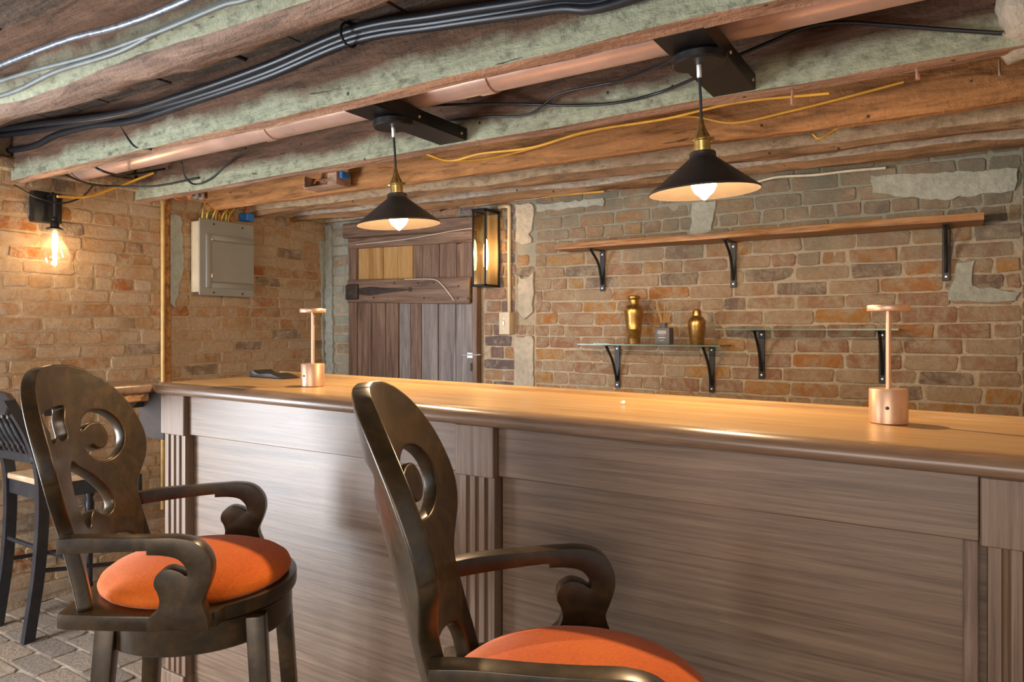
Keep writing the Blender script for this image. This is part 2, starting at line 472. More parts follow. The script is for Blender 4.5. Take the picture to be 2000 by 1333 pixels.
def wall_grid(name, o, ux, uz, nx, nz, nrm, mat, amp, depth=0.12):
    """a rough face with a body behind it"""
    o, ux, uz, nrm = Vector(o), Vector(ux), Vector(uz), Vector(nrm)
    mb = MB(); vs_, fs = [], []
    for j in range(nz + 1):
        for i in range(nx + 1):
            p = o + ux * (i / nx) + uz * (j / nz)
            vs_.append(p + nrm * (mnoise.noise(p * 7) * amp + mnoise.noise(p * 21) * amp * 0.5))
    for j in range(nz):
        for i in range(nx):
            a = j * (nx + 1) + i
            fs.append((a, a + 1, a + nx + 2, a + nx + 1))
    mb.add(vs_, fs)
    lo = o - nrm * depth
    c = [lo, lo + ux, lo + ux + uz, lo + uz]
    e = [o - nrm * 0.008, o + ux - nrm * 0.008, o + ux + uz - nrm * 0.008, o + uz - nrm * 0.008]
    mb.add(c + e, [(3, 2, 1, 0), (0, 1, 5, 4), (1, 2, 6, 5), (2, 3, 7, 6), (3, 0, 4, 7)])
    return tag(mb.build(name, mat, None, 0), kind='structure')

Y0 = -1.9
wall_left = wall_grid('wall_left', (XL, Y0, 0), (0, YB - Y0, 0), (0, 0, Z_CEIL), 90, 44, (1, 0, 0), MORTAR, 0.0035)
wall_back = wall_grid('wall_back', (XR, YB, 0), (XL - XR, 0, 0), (0, 0, Z_CEIL), 80, 44, (0, -1, 0), MORTAR_B, 0.0035)
wall_right = wall_grid('wall_right', (XR, 0.75, 0), (0, YB - 0.75, 0), (0, 0, Z_CEIL), 30, 24, (-1, 0, 0), MORTAR_B, 0.004)

def brick_geo(L, H, D, rnd, rough=1.0):
    """one worn brick: (along, up, out) with an uneven outline and a softened face"""
    def pt(s, t): return (s * L / 2 + rnd.uniform(-1, 1) * 0.0048 * rough, t * H / 2 + rnd.uniform(-1, 1) * 0.0030 * rough)
    c = 0.92 if L > 0.13 else 0.85
    d = 0.74
    out = [pt(-c, -1), pt(0.0, -1), pt(c, -1), pt(1, -d), pt(1, d), pt(c, 1), pt(0.0, 1), pt(-c, 1), pt(-1, d), pt(-1, -d)]
    n = len(out)
    vs_ = [(x, y, -0.012) for x, y in out]
    vs_ += [(x, y, D - 0.003) for x, y in out]
    inn = [(x - math.copysign(0.0035, x) * (abs(x) > 0.02), y - math.copysign(0.003, y)) for x, y in out]
    tx, ty = rnd.uniform(-1, 1) * 0.012, rnd.uniform(-1, 1) * 0.03
    vs_ += [(x, y, D + x * tx + y * ty + rnd.uniform(-1, 1) * 0.0012 * rough) for x, y in inn]
    fs = []
    for r in (0, n):
        for k in range(n): fs.append((r + k, r + (k + 1) % n, r + n + (k + 1) % n, r + n + k))
    t = 2 * n
    fs += [(t + 0, t + 1, t + 8, t + 9), (t + 1, t + 6, t + 7, t + 8), (t + 1, t + 2, t + 5, t + 6), (t + 2, t + 3, t + 4, t + 5)]
    return vs_, fs

def lay_bricks(parent, M, s0, s1, z0, z1, skip, mat_of, rnd, course=0.0625, keep=lambda s, z: True, wave=0.004, headers=0.16):
    """courses of bricks as single parts; those outside `keep` are joined into one part"""
    rest = MB(); n_obj = 0
    z = z0; row = 0
    while z < z1 - 0.02:
        H = course * rnd.uniform(0.93, 1.07)
        hd = rnd.random() < headers
        s = s0 - rnd.uniform(0.0, 0.16)
        while s < s1:
            L = (0.098 if (hd or rnd.random() < 0.14) else 0.205) * rnd.uniform(0.9, 1.08)
            a, b = max(s, s0), min(s + L, s1)
            s += L
            if b - a < 0.04: continue
            cs, cz = (a + b) / 2, z + H / 2
            if skip(cs, cz, b - a): continue
            zz = cz + wave * math.sin(cs * 2.1 + row * 0.13) + rnd.uniform(-1, 1) * 0.0015
            D = rnd.choice((0.0025, 0.004, 0.005, 0.006, 0.0075)) 
            vs_, fs = brick_geo(b - a - 0.009, H - 0.0085, D, rnd)
            T = M @ Matrix.Translation((cs, zz, 0))
            if keep(cs, cz):
                me = bpy.data.meshes.new('brick'); me.from_pydata(vs_, [], fs)
                me.materials.append(mat_of(cs, cz))
                me.polygons.foreach_set('use_smooth', [True] * len(me.polygons))
                me.set_sharp_from_angle(angle=math.radians(24))
                o = link('brick', me, parent); o.matrix_local = T; n_obj += 1
            else:
                rest.add([T @ Vector(p) for p in vs_], fs)
        z += H; row += 1
    if rest.v:
        tag(rest.build('bricks_beyond', mat_of(None, None), parent, 0), kind='stuff')
    return n_obj

# left wall: local s runs along +Y, up = Z, out = +X
ML = Matrix(((0, 0, 1, XL), (1, 0, 0, 0), (0, 1, 0, 0), (0, 0, 0, 1)))
def keep_left(s, z): return s > 1.33 and (z > 0.93 or s < 2.15)
nl = lay_bricks(wall_left, ML, 0.55, YB - 0.005, 0.02, 1.93, lambda s, z, L: s > 2.2 and z < 0.86, lambda s, z: BRICK_LEFT, random.Random(3), 0.0645, keep_left, 0.006)
# back wall: local s runs along +X, out = -Y
MBK = Matrix(((1, 0, 0, 0), (0, 0, -1, YB), (0, 1, 0, 0), (0, 0, 0, 1)))
DX0, DX1 = -3.262, -2.235
STRIP0, STRIP1 = P(1008, 600, y=YB).x, P(1045, 600, y=YB).x
def mat_back(s, z):
    if s is None: return BRICK_BACK
    if s < -3.2: return BRICK_PALE
    if s < STRIP0: return BRICK_DARK
    return BRICK_BACK
no = lambda s, z, L: False
strip_off = lambda s, z, L: not (1.47 < z < 1.66 or 1.13 < z < 1.24)
nb = 0
for (a_, b_, z0_, z1_, sk, sd) in ((XL + 0.02, DX0 - 0.002, 0.82, 1.80, no, 51), (XL + 0.02, DX1, 1.815, 1.925, no, 52), (DX1 + 0.004, STRIP0 - 0.002, 0.82, 1.925, no, 53),
                                   (STRIP0, STRIP1, 0.82, 1.925, strip_off, 54), (STRIP1 + 0.002, XR - 0.005, 0.82, 1.925, no, 5)):
    nb += lay_bricks(wall_back, MBK, a_, b_, z0_, z1_, sk, mat_back, random.Random(sd), 0.0635, lambda s, z: True, 0.004, 0.22)
MR = Matrix(((0, 0, -1, XR), (-1, 0, 0, 0), (0, 1, 0, 0), (0, 0, 0, 1)))
lay_bricks(wall_right, MR, -YB + 0.005, -1.76, 0.9, 1.925, no, lambda s, z: BRICK_BACK, random.Random(61), 0.0635)
lay_bricks(wall_right, MR, -1.76, -0.78, 1.15, 1.9, no, lambda s, z: BRICK_BACK, random.Random(62), 0.0635)
print('bricks', nl, nb)

def patch(parent, name, pts, M, t, mat, seed, n=2):
    """an irregular flake of plaster or cement"""
    rnd = random.Random(seed)
    out = []
    m = len(pts)
    for i in range(m):
        a, b = Vector(pts[i]), Vector(pts[(i + 1) % m])
        k = max(2, int((b - a).length / 0.025))
        for j in range(k):
            p = a.lerp(b, j / k)
            out.append((p.x + rnd.uniform(-1, 1) * 0.006, p.y + rnd.uniform(-1, 1) * 0.006))
    mb = MB(); mb.prism(out, M @ Matrix.Translation((0, 0, -0.006)), t + 0.006, 0.002, 0, 1)
    return mb.build(name, mat, parent, 40)

def PB(u, v): q = P(u, v, y=YB); return (q.x, q.z)
patch(wall_back, 'plaster_strip', [PB(1009, 400), PB(1044, 398), PB(1043, 440), PB(1036, 458), PB(1041, 474), PB(1022, 478), PB(1010, 470)], MBK, 0.014, PLASTER, 1)
patch(wall_back, 'plaster_strip', [PB(1014, 540), PB(1030, 546), PB(1044, 532), PB(1043, 612), PB(1028, 622), PB(1013, 610)], MBK, 0.016, PLASTER, 2)
patch(wall_back, 'plaster_strip', [PB(1006, 660), PB(1042, 656), PB(1044, 775), PB(1004, 775)], MBK, 0.012, PLASTER, 3)
patch(wall_back, 'cement_strip', [PB(638, 440), PB(650, 440), PB(655, 745), PB(640, 745)], MBK, 0.02, PLASTER_GREY, 4)
patch(wall_back, 'cement_patch', [PB(1352, 398), PB(1398, 394), PB(1392, 452), PB(1350, 460)], MBK, 0.013, PLASTER_GREY, 5)
patch(wall_back, 'cement_patch', [PB(1700, 345), PB(1985, 330), PB(1985, 372), PB(1830, 392), PB(1705, 380)], MBK, 0.013, PLASTER_GREY, 6)
patch(wall_back, 'cement_patch', [PB(1870, 512), PB(1905, 508), PB(1900, 560), PB(1990, 570), PB(1985, 590), PB(1850, 588)], MBK, 0.012, PLASTER_GREY, 7)
patch(wall_back, 'cement_patch', [PB(1050, 400), PB(1180, 388), PB(1182, 402), PB(1052, 414)], MBK, 0.014, PLASTER_GREY, 8)
def PLW(u, v): q = P(u, v, x=XL); return (q.y, q.z)
patch(wall_left, 'cement_patch', [PLW(326, 420), PLW(352, 422), PLW(358, 520), PLW(340, 600), PLW(328, 590)], ML, 0.012, PLASTER_GREY, 9)
patch(wall_left, 'cement_patch', [PLW(622, 470), PLW(637, 470), PLW(637, 738), PLW(628, 700), PLW(626, 560)], ML, 0.012, PLASTER_GREY, 10)

# crumbling masonry where the second joist enters the right-hand wall
mb = MB()
bm_ = bmesh.new(); bmesh.ops.create_icosphere(bm_, subdivisions=4, radius=1.0)
for p in bm_.verts:
    n_ = mnoise.noise(p.co * 1.7) * 0.35 + mnoise.noise(p.co * 5) * 0.14
    p.co *= 1 + n_
    p.co = Vector((0.200 + p.co.x * 0.125, 2.0 + p.co.y * 0.20, 2.02 + p.co.z * 0.17))
mb.bm(bm_)
tag(mb.build('masonry_lump', PLASTER, None, 60), 'pale crumbling mortar lump around the end of the second ceiling joist', 'masonry')

# floor of clay pavers
mb = MB(); mb.add([(XL - 0.1, Y0, -0.006), (XR + 0.6, Y0, -0.006), (XR + 0.6, YB + 0.1, -0.006), (XL - 0.1, YB + 0.1, -0.006),
                   (XL - 0.1, Y0, -0.1), (XR + 0.6, Y0, -0.1), (XR + 0.6, YB + 0.1, -0.1), (XL - 0.1, YB + 0.1, -0.1)],
                  [(0, 1, 2, 3), (7, 6, 5, 4), (0, 4, 5, 1), (1, 5, 6, 2), (2, 6, 7, 3), (3, 7, 4, 0)])
floor = tag(mb.build('floor', GROUT, None, 0), kind='structure')
rnd = random.Random(21); rest = MB(); npv = 0
for j in range(-19, 22):
    yy = 0.034 + j * 0.1005
    off = 0.1 * (j % 2) + rnd.uniform(-0.012, 0.012)
    for i in range(20):
        xx = XL + 0.02 + off + i * 0.203
        if xx > XR - 0.05: continue
        vs_, fs = brick_geo(0.193, 0.091, 0.006, rnd, 0.7)
        T = Matrix.Translation((xx, yy, -0.006))
        if yy < 1.9 and ((xx < -1.9 and yy > 0.75) or (xx < -1.0 and 0.55 < yy < 1.3)):
            me = bpy.data.meshes.new('paver'); me.from_pydata(vs_, [], fs); me.materials.append(PAVER)
            o = link('paver', me, floor); o.matrix_local = T; npv += 1
        elif yy < 1.3:
            rest.add([T @ Vector(p) for p in vs_], fs)
tag(rest.build('pavers_beyond', PAVER, floor, 0), kind='stuff')
print('pavers', npv)

# ceiling: boards of the floor above
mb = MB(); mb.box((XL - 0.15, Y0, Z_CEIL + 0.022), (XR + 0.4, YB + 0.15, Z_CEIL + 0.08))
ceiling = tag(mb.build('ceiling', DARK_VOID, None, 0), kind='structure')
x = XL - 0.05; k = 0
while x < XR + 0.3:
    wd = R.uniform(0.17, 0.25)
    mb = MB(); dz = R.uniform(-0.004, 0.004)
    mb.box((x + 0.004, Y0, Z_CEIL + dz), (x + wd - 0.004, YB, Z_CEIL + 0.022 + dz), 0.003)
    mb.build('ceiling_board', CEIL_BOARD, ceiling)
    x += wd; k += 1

# ------------------------------------------------------------------ ceiling joists
def joist(label, y0, y1, z0, z1, x0, x1, yaw, mats, seed, amp=0.008, round_=0.0, dz=0.0, wane=0.0):
    N = 90
    mb = MB(); vs_, fs, mi = [], [], []
    ring = []
    w_, h_ = (y1 - y0) / 2, (z1 - z0) / 2
    base = []
    for k in range(4): base.append((-1 + 2 * k / 4, -1))
    for k in range(6): base.append((1, -1 + 2 * k / 6))
    for k in range(4): base.append((1 - 2 * k / 4, 1))
    for k in range(6): base.append((-1, 1 - 2 * k / 6))
    m = len(base)
    for i in range(N + 1):
        t = i / N
        xx = x0 + (x1 - x0) * t
        cy = (y0 + y1) / 2 + yaw * (xx - (x0 + x1) / 2)
        cz = (z0 + z1) / 2 + dz * (xx - x0)
        for (a, b) in base:
            q = Vector((xx * 2.2 + seed * 7.3, a * 1.1, b * 1.1))
            n1 = mnoise.noise(q) * amp + mnoise.noise(q * 3.7) * amp * 0.5
            n2 = mnoise.noise(q + Vector((0, 9, 4))) * amp + mnoise.noise(q * 4.1 + Vector((3, 1, 2))) * amp * 0.4
            k_ = 1.0
            if round_ and b < 0: k_ = 1 - round_ * (abs(a) ** 3) * (b * b)
            if wane and b < 0 and a > -0.3: n2 += wane * ((a + 0.3) / 1.3) ** 1.6 * (0.8 + 0.5 * mnoise.noise(q * 1.5))
            vs_.append((xx, cy + a * w_ * k_ + n1, cz + b * h_ * (1 if not round_ or b > 0 else 1 - round_ * 0.5 * abs(a) ** 4) + n2))
    for i in range(N):
        for k in range(m):
            f = (i * m + k, (i + 1) * m + k, (i + 1) * m + (k + 1) % m, i * m + (k + 1) % m)
            mb.add([], [])
            mb.f.append(list(f)); mb.m.append(1 if k < 4 else 0)
    mb.v = [tuple(p) for p in vs_]
    mb.f.append(list(range(m))); mb.m.append(0)
    mb.f.append(list(range((N + 1) * m - 1, N * m - 1, -1))); mb.m.append(0)
    return tag(mb.build('ceiling_joist', mats, None, 50), label, 'joist')

XJ0, XJ1 = XL - 0.08, XR + 0.05
joist('rough ceiling joist nearest the viewer, with white cables along its side', 0.925, 1.15, Z_BEAM, Z_CEIL + 0.01, XJ0, XJ1, 0.025, [BEAM_GREEN, BEAM_LOG], 1, 0.013, 0.35, 0.0, 0.075)
joist('pale green limewashed joist carrying the black cables and one end of the lamp brackets', 1.435, 1.492, Z_BEAM, Z_CEIL + 0.01, XJ0, XJ1, 0.01, [BEAM_GREEN, BEAM_PINK], 2, 0.007)
joist('pale green limewashed joist holding the far ends of the lamp brackets', 1.965, 2.03, Z_BEAM - 0.003, Z_CEIL + 0.01, XJ0, XJ1, 0.0, [BEAM_GREEN, BEAM_PINK], 3, 0.006)
joist('orange brown joist with yellow cables draped over it', 2.39, 2.46, Z_BEAM, Z_CEIL + 0.01, XJ0, XJ1, 0.03, [BEAM_ORANGE, BEAM_ORANGE], 4, 0.010, 0.3)
joist('tan rough joist second from the back wall', 2.70, 2.79, Z_BEAM + 0.005, Z_CEIL + 0.01, XJ0, XJ1, 0.05, [BEAM_TAN, BEAM_BROWN], 5, 0.016, 0.5)
joist('pale log joist against the top of the back wall', 3.00, 3.10, Z_BEAM + 0.012, Z_CEIL + 0.01, XJ0, XJ1, 0.05, [BEAM_GREY, BEAM_BROWN], 6, 0.016, 0.6)
tag(joist('x', YB - 0.03, YB + 0.03, 1.925, 1.97, XJ0, XJ1, 0.0, [BEAM_GREY, BEAM_PINK], 8, 0.006), None, None, None, 'structure').name = 'trim_1'
for o in (bpy.data.objects['trim_1'],):
    del o['label']; del o['category']
mb = MB()
NSEG = 40
pts = []
for i in range(NSEG):
    ya, yb = 0.3 + (YB - 0.3) * i / NSEG, 0.3 + (YB - 0.3) * (i + 1) / NSEG
mb.box((XL - 0.03, 0.0, 1.925), (XL + 0.035, YB, 1.985), 0.008)
tag(mb.build('trim_2', BEAM_TAN), kind='structure')

# pipe running behind the limewashed joist
mb = MB()
A, B = Vector((XL + 0.02, 1.685, 1.984)), Vector((XR, 1.715, 1.987))
mb.tube([A.lerp(B, i / 24) for i in range(25)], 0.055, 28)
for t in (0.36, 0.62):
    p = A.lerp(B, t); mb.tube([p, p + Vector((0.05, 0, 0))], 0.059, 28)
tag(mb.build('ceiling_pipe', COPPER_PIPE, None, 50), 'thick pinkish pipe running along the ceiling behind the limewashed joist', 'pipe')

# ------------------------------------------------------------------ cables along the ceiling
def cable(name, label, pts, r, mat, n=8, cat='cable', group=None):
    mb = MB(); mb.tube(catmull(pts, 8), r, n)
    return tag(mb.build(name, mat, None, 60), label, cat, group)

# near joist: steel and white cables
cable('ceiling_cable', 'silver braided cable along the ceiling boards, topmost at the photograph\'s upper corner', [P(-60, 152, y=0.86), P(40, 112, y=0.87), P(140, 75, y=0.88), P(230, 52, y=0.885), P(330, 15, y=0.885), P(460, -50, y=0.89), Vector((-0.3, 0.925, 2.045))], 0.0085, STEEL_CABLE)
cable('ceiling_cable', 'upper pale cable clipped to the nearest joist', [P(-60, 178, y=0.895), P(60, 140, y=0.895), P(180, 108, y=0.90), P(300, 66, y=0.90), P(430, 12, y=0.90), P(560, -40, y=0.905), Vector((-0.3, 0.925, 2.02))], 0.006, GREY_CABLE)
cable('ceiling_cable', 'lower pale cable sagging on the nearest joist', [P(-60, 205, y=0.90), P(30, 178, y=0.90), P(110, 140, y=0.90), P(230, 102, y=0.90), P(330, 52, y=0.905), P(470, -8, y=0.905), P(600, -60, y=0.905), Vector((-0.3, 0.925, 2.0))], 0.0065, GREY_CABLE)
# black bundle
cable('black_ceiling_cable', 'topmost thick black cable of the bundle between the two nearest joists', [P(-60, 262, y=1.36), P(60, 245, y=1.36), P(230, 222, y=1.37), P(360, 185, y=1.38), P(520, 128, y=1.39), P(690, 58, y=1.40), P(860, 28, y=1.40), P(1080, -6, y=1.40), P(1250, -36, y=1.40), Vector((XR - 0.03, 1.385, 2.06))], 0.012, BLACK_CABLE)
cable('black_ceiling_cable', 'middle black cable of the bundle between the two nearest joists', [P(-60, 272, y=1.375), P(80, 254, y=1.38), P(230, 226, y=1.39), P(360, 196, y=1.40), P(520, 142, y=1.41), P(690, 70, y=1.415), P(860, 42, y=1.41), P(1080, 8, y=1.41), P(1250, -20, y=1.41), Vector((XR - 0.03, 1.395, 2.045))], 0.012, BLACK_CABLE)
cable('black_ceiling_cable', 'lowest black cable dipping onto the limewashed joist at its far left', [P(-60, 296, y=1.41), P(20, 294, y=1.41), P(70, 284, y=1.41), P(110, 264, y=1.41), P(180, 246, y=1.41), P(260, 236, y=1.41), P(360, 204, y=1.41), P(520, 150, y=1.415), P(690, 80, y=1.418), P(860, 50, y=1.415), P(1080, 18, y=1.41), P(1250, -8, y=1.41), Vector((XR - 0.03, 1.40, 2.03))], 0.0125, BLACK_CABLE)
mb = MB(); q = P(682, 68, y=1.40)
mb.tube([q + Vector((0, 0.032 * math.cos(a), 0.032 * math.sin(a))) for a in np.linspace(0, 2 * PI, 17)], 0.004, 6)
tag(mb.build('cable_tie', BLACK_CABLE), 'black strap holding the black cable bundle together', 'strap')
cable('yellow_ceiling_cable', 'short yellow cable end at the wall below the black bundle', [P(-60, 312, y=1.42), P(10, 308, y=1.42), P(55, 304, y=1.425)], 0.005, YELLOW_CABLE)
# between the joists
cable('thin_black_cable', 'long thin black cable from the first lamp bracket to the second', [P(790, 208, y=1.80), P(900, 204, y=1.86), P(1010, 203, y=1.93), P(1120, 206, y=1.945), P(1210, 200, y=1.945), P(1290, 180, y=1.94), P(1360, 152, y=1.86)], 0.0045, BLACK_CABLE)
cable('thin_black_cable', 'thin black cable with a knot rising to the second lamp bracket', [P(850, 238, y=1.93), P(950, 228, y=1.94), P(1030, 224, y=1.94), P(1080, 190, y=1.93), P(1110, 178, y=1.92), P(1200, 160, y=1.90), P(1260, 140, y=1.80), P(1325, 112, y=1.70)], 0.0035, BLACK_CABLE)
cable('thin_black_cable', 'black cable arching from the second lamp bracket to the masonry lump', [P(1420, 118, y=1.80), P(1500, 84, y=1.90), P(1580, 52, y=1.93), P(1650, 44, y=1.94), P(1720, 48, y=1.94), P(1850, 58, y=1.945), P(1958, 65, y=1.95)], 0.005, BLACK_CABLE)
cable('thin_black_cable', 'grey black cable sagging under the pipe above the wall lamp', [P(112, 334, y=1.58), P(170, 358, y=1.70), P(225, 364, y=1.80), P(300, 364, y=1.9), P(388, 348, y=1.955)], 0.005, BLACK_CABLE)
cable('thin_black_cable', 'looped black cable hanging from the pipe near the breaker panel', [P(355, 318, y=1.7), P(362, 345, y=1.85), P(380, 360, y=1.93), P(410, 350, y=1.95), P(455, 312, y=1.95), P(480, 290, y=1.80)], 0.004, BLACK_CABLE)
cable('thin_black_cable', 'thin black cable drooping over the pipe above the left wall', [P(172, 318, y=1.53), P(205, 336, y=1.55), P(250, 342, y=1.70), P(322, 330, y=1.95)], 0.005, BLACK_CABLE)
cable('thin_black_cable', 'black wire loop hanging beside the wall lamp box', [P(28, 362, x=-3.3), P(70, 385, x=-3.36), P(118, 397, x=-3.38), P(160, 385, x=-3.4), P(182, 362, x=-3.38)], 0.004, BLACK_CABLE)
cable('thin_black_cable', 'broken black cable stub on the limewashed joist face', [P(236, 246, y=1.43), P(262, 285, y=1.428), P(295, 292, y=1.432)], 0.004, BLACK_CABLE)
cable('yellow_ceiling_cable', 'yellow cable hugging the underside of the second limewashed joist', [P(740, 268, y=2.03), P(830, 300, y=2.05), P(880, 314, y=2.1), P(940, 300, y=2.1), P(1040, 288, y=2.1), P(1150, 256, y=2.1), P(1300, 232, y=2.1), P(1440, 200, y=2.1), P(1620, 182, y=2.1)], 0.0045, YELLOW_CABLE)
cable('yellow_ceiling_cable', 'yellow cable sagging below the orange joist', [P(826, 302, y=2.08), P(872, 314, y=2.2), P(950, 310, y=2.3), P(1040, 290, y=2.36), P(1150, 258, y=2.36), P(1330, 228, y=2.37), P(1430, 240, y=2.38), P(1540, 218, y=2.38), P(1660, 188, y=2.38), P(1765, 160, y=2.38)], 0.0045, YELLOW_CABLE)
cable('yellow_ceiling_cable', 'short curled yellow cable end under the tan joist', [P(1588, 262, y=2.66), P(1602, 270, y=2.66), P(1640, 248, y=2.66), P(1668, 236, y=2.5)], 0.005, YELLOW_CABLE)
cable('yellow_ceiling_cable', 'yellow cable running down from the joists to the wall lamp box', [P(112, 384, x=-3.36), P(170, 384, x=-3.38), P(232, 364, x=-3.38), P(300, 338, y=1.95)], 0.006, YELLOW_CABLE)
cable('orange_ceiling_cable', 'orange cable along the top of the back wall above the door', [P(660, 388, y=3.1), P(700, 404, y=3.12), P(780, 410, y=3.14), P(860, 404, y=3.15), P(960, 394, y=3.17), P(1060, 384, y=3.18), P(1180, 374, y=3.18)], 0.006, YELLOW_CABLE)
cable('orange_ceiling_cable', 'red orange cable loop above the left wall', [P(334, 376, x=-3.3), P(345, 388, x=-3.3), P(368, 388, x=-3.3), P(378, 374, x=-3.25)], 0.005, ORANGE_CABLE)
cable('white_wall_cable', 'white cable pinned along the top of the back wall', [P(1470, 358, y=3.19), P(1520, 346, y=3.19), P(1590, 342, y=3.19), P(1660, 334, y=3.19), P(1730, 328, y=3.19)], 0.006, WHITE_CABLE)
cable('thin_black_cable', 'black cable tangle hanging beside the left pendant', [P(690, 388, y=3.0), P(700, 402, y=3.0), P(730, 408, y=3.0), P(760, 398, y=3.02), P(830, 372, y=3.02)], 0.004, BLACK_CABLE)
cable('thin_black_cable', 'dark cable running behind the last joist above the lantern', [P(860, 412, y=3.12), P(905, 392, y=3.08), P(935, 372, y=3.0)], 0.006, BLACK_CABLE)

def nail(u, v, y, label):
    q = P(u, v, y=y)
    mb = MB(); mb.tube([q + Vector((0, 0.012, 0.05)), q + Vector((0, 0, 0.018)), q + Vector((0.002, -0.004, 0.0))], [0.0032, 0.004, 0.006], 6)
    tag(mb.build('bent_nail', NAIL), label, 'nail', 'bent nails under the joists')
for (u, v, y, lb) in ((1547, 206, 2.0, 'pinkish bent nail under the joist right of the second pendant'), (1791, 156, 2.0, 'pinkish bent nail under the joist, third from the right wall'),
                      (1952, 150, 2.36, 'pinkish bent nail nearest the masonry lump'), (735, 332, 2.42, 'bent nail left of the first pendant cord'),
                      (836, 318, 2.41, 'bent nail just right of the first pendant cord'), (748, 360, 2.42, 'lower bent nail left of the first pendant cord')):
    nail(u, v, y, lb)

# small open junction box between joists
t = thing('junction_box', P(640, 355, y=2.30), 0, 'open wooden junction box with red wires between the joists above the door', 'box')
mb = MB(); mb.box((-0.12, -0.04, -0.03), (0.10, 0.05, -0.022), 0.001); mb.box((-0.12, -0.04, -0.022), (-0.112, 0.05, 0.03), 0.001); mb.box((0.04, -0.04, -0.022), (0.10, 0.05, 0.03), 0.002); mb.box((-0.12, 0.042, -0.022), (0.04, 0.05, 0.03), 0.001)
mb.build('box_shell', BEAM_PINK, t)
mb = MB(); mb.tube(catmull([(-0.09, 0, 0), (-0.06, -0.01, 0.012), (-0.02, 0, 0.0), (0.02, -0.01, 0.014)], 6), 0.003, 6); mb.build('wire', ORANGE_CABLE, t)
mb = MB(); mb.box((0.105, -0.03, 0.0), (0.125, 0.02, 0.03), 0.003); mb.build('connector', BLUE_BOX, t)

# ------------------------------------------------------------------ pendant lamps
def bracket(name, x, y0, y1, label):
    t = thing(name, (x, (y0 + y1) / 2, Z_BEAM), 0, label, 'bracket', 'lamp brackets between the joists')
    h = (y1 - y0) / 2
    mb = MB()
    mb.box((-0.058, -h, 0.0), (0.058, h, 0.004), 0.001)
    mb.box((0.054, -h, 0.004), (0.058, h, 0.042), 0.001); mb.box((-0.058, -h, 0.004), (-0.054, h, 0.042), 0.001)
    mb.build('channel', BLACK_METAL, t)
    for yy in (-0.02, h - 0.03):
        mb = MB(); mb.lathe([(0, 0.004), (0.004, 0.003), (0.005, 0)], (0.058, yy, 0.018), 10, 0, Matrix.Rotation(PI / 2, 4, 'Y')); mb.build('screw', NAIL, t)
    return t
bx1, bx2 = P(725, 208, z=Z_BEAM).x + 0.0, P(1332, 72, z=Z_BEAM).x
PX1, PX2, PY = -1.463, -0.507, 1.65
bracket('lamp_bracket', -1.485, 1.494, 1.958, 'black metal lamp bracket between two joists, over the left end of the bar')
bracket('lamp_bracket', -0.520, 1.500, 1.962, 'black metal lamp bracket between two joists, over the right half of the bar')

def pendant():
    t = thing('pendant_lamp', (PX1, PY, 1.562), 0, 'black cone pendant lamp hanging nearer the wooden door', 'pendant lamp', 'cone pendants over the bar')
    mb = MB(); mb.lathe([(0, 0.3205), (0.058, 0.3205), (0.062, 0.317), (0.062, 0.302), (0.058, 0.297), (0.0, 0.297)], n=36); mb.build('canopy', BLACK_METAL, t)
    mb = MB(); mb.lathe([(0.0, 0.297), (0.006, 0.297), (0.006, 0.27), (0.004, 0.267), (0, 0.267)], n=12); mb.build('cord_grip', WHITE_TIN, t)
    mb = MB(); mb.tube([(0, 0, 0.27), (0.001, 0, 0.22), (0, 0, 0.165)], 0.0035, 8); mb.build('cord', BLACK_CABLE, t)
    mb = MB(); mb.lathe([(0, 0.172), (0.005, 0.172), (0.008, 0.155), (0.010, 0.150), (0.012, 0.143), (0.020, 0.128), (0.0215, 0.124), (0.0215, 0.120), (0.019, 0.118), (0.019, 0.094), (0.021, 0.092), (0, 0.092)], n=28)
    s = mb.build('socket', BRASS, t)
    for a in (0.4, PI + 0.4):
        mb = MB(); mb.lathe([(0, 0.006), (0.004, 0.006), (0.004, -0.002), (0, -0.002)], (0.0225 * math.cos(a), 0.0225 * math.sin(a), 0.122), 8, 0, Matrix.Rotation(PI / 2, 4, 'Y')); mb.build('thumb_screw', BRASS, s)
    mb = MB()
    mb.lathe([(0.0195, 0.094), (0.028, 0.093), (0.031, 0.090), (0.031, 0.080), (0.033, 0.077), (0.129, 0.001), (0.1295, -0.002), (0.128, -0.003)], n=56)
    mb.lathe([(0.128, -0.003), (0.126, 0.0), (0.031, 0.0745), (0.0, 0.0765)], n=56, mi=1)
    mb.build('shade', [SHADE_OUT, SHADE_IN], t)
    mb = MB(); mb.lathe([(0.0, 0.076), (0.012, 0.074), (0.013, 0.050), (0.022, 0.036), (0.029, 0.020), (0.029, 0.010), (0.022, -0.003), (0.012, -0.011), (0.004, -0.019), (0, -0.021)], n=24); mb.build('bulb', BULB, t)
    return t
pl = pendant()
pl.rotation_euler = (math.radians(2.6), math.radians(-2.2), 0)
p2 = dup(pl, (PX2, PY, 1.562), 0, 'black cone pendant lamp hanging over the right half of the bar')
p2.rotation_euler = (math.radians(2.8), math.radians(-1.6), 0)
for nm, xx in (('pendant_light_a', PX1), ('pendant_light_b', PX2)):
    light(nm, 'POINT', (xx, PY, 1.532), 13.0, WARM, 0.010)

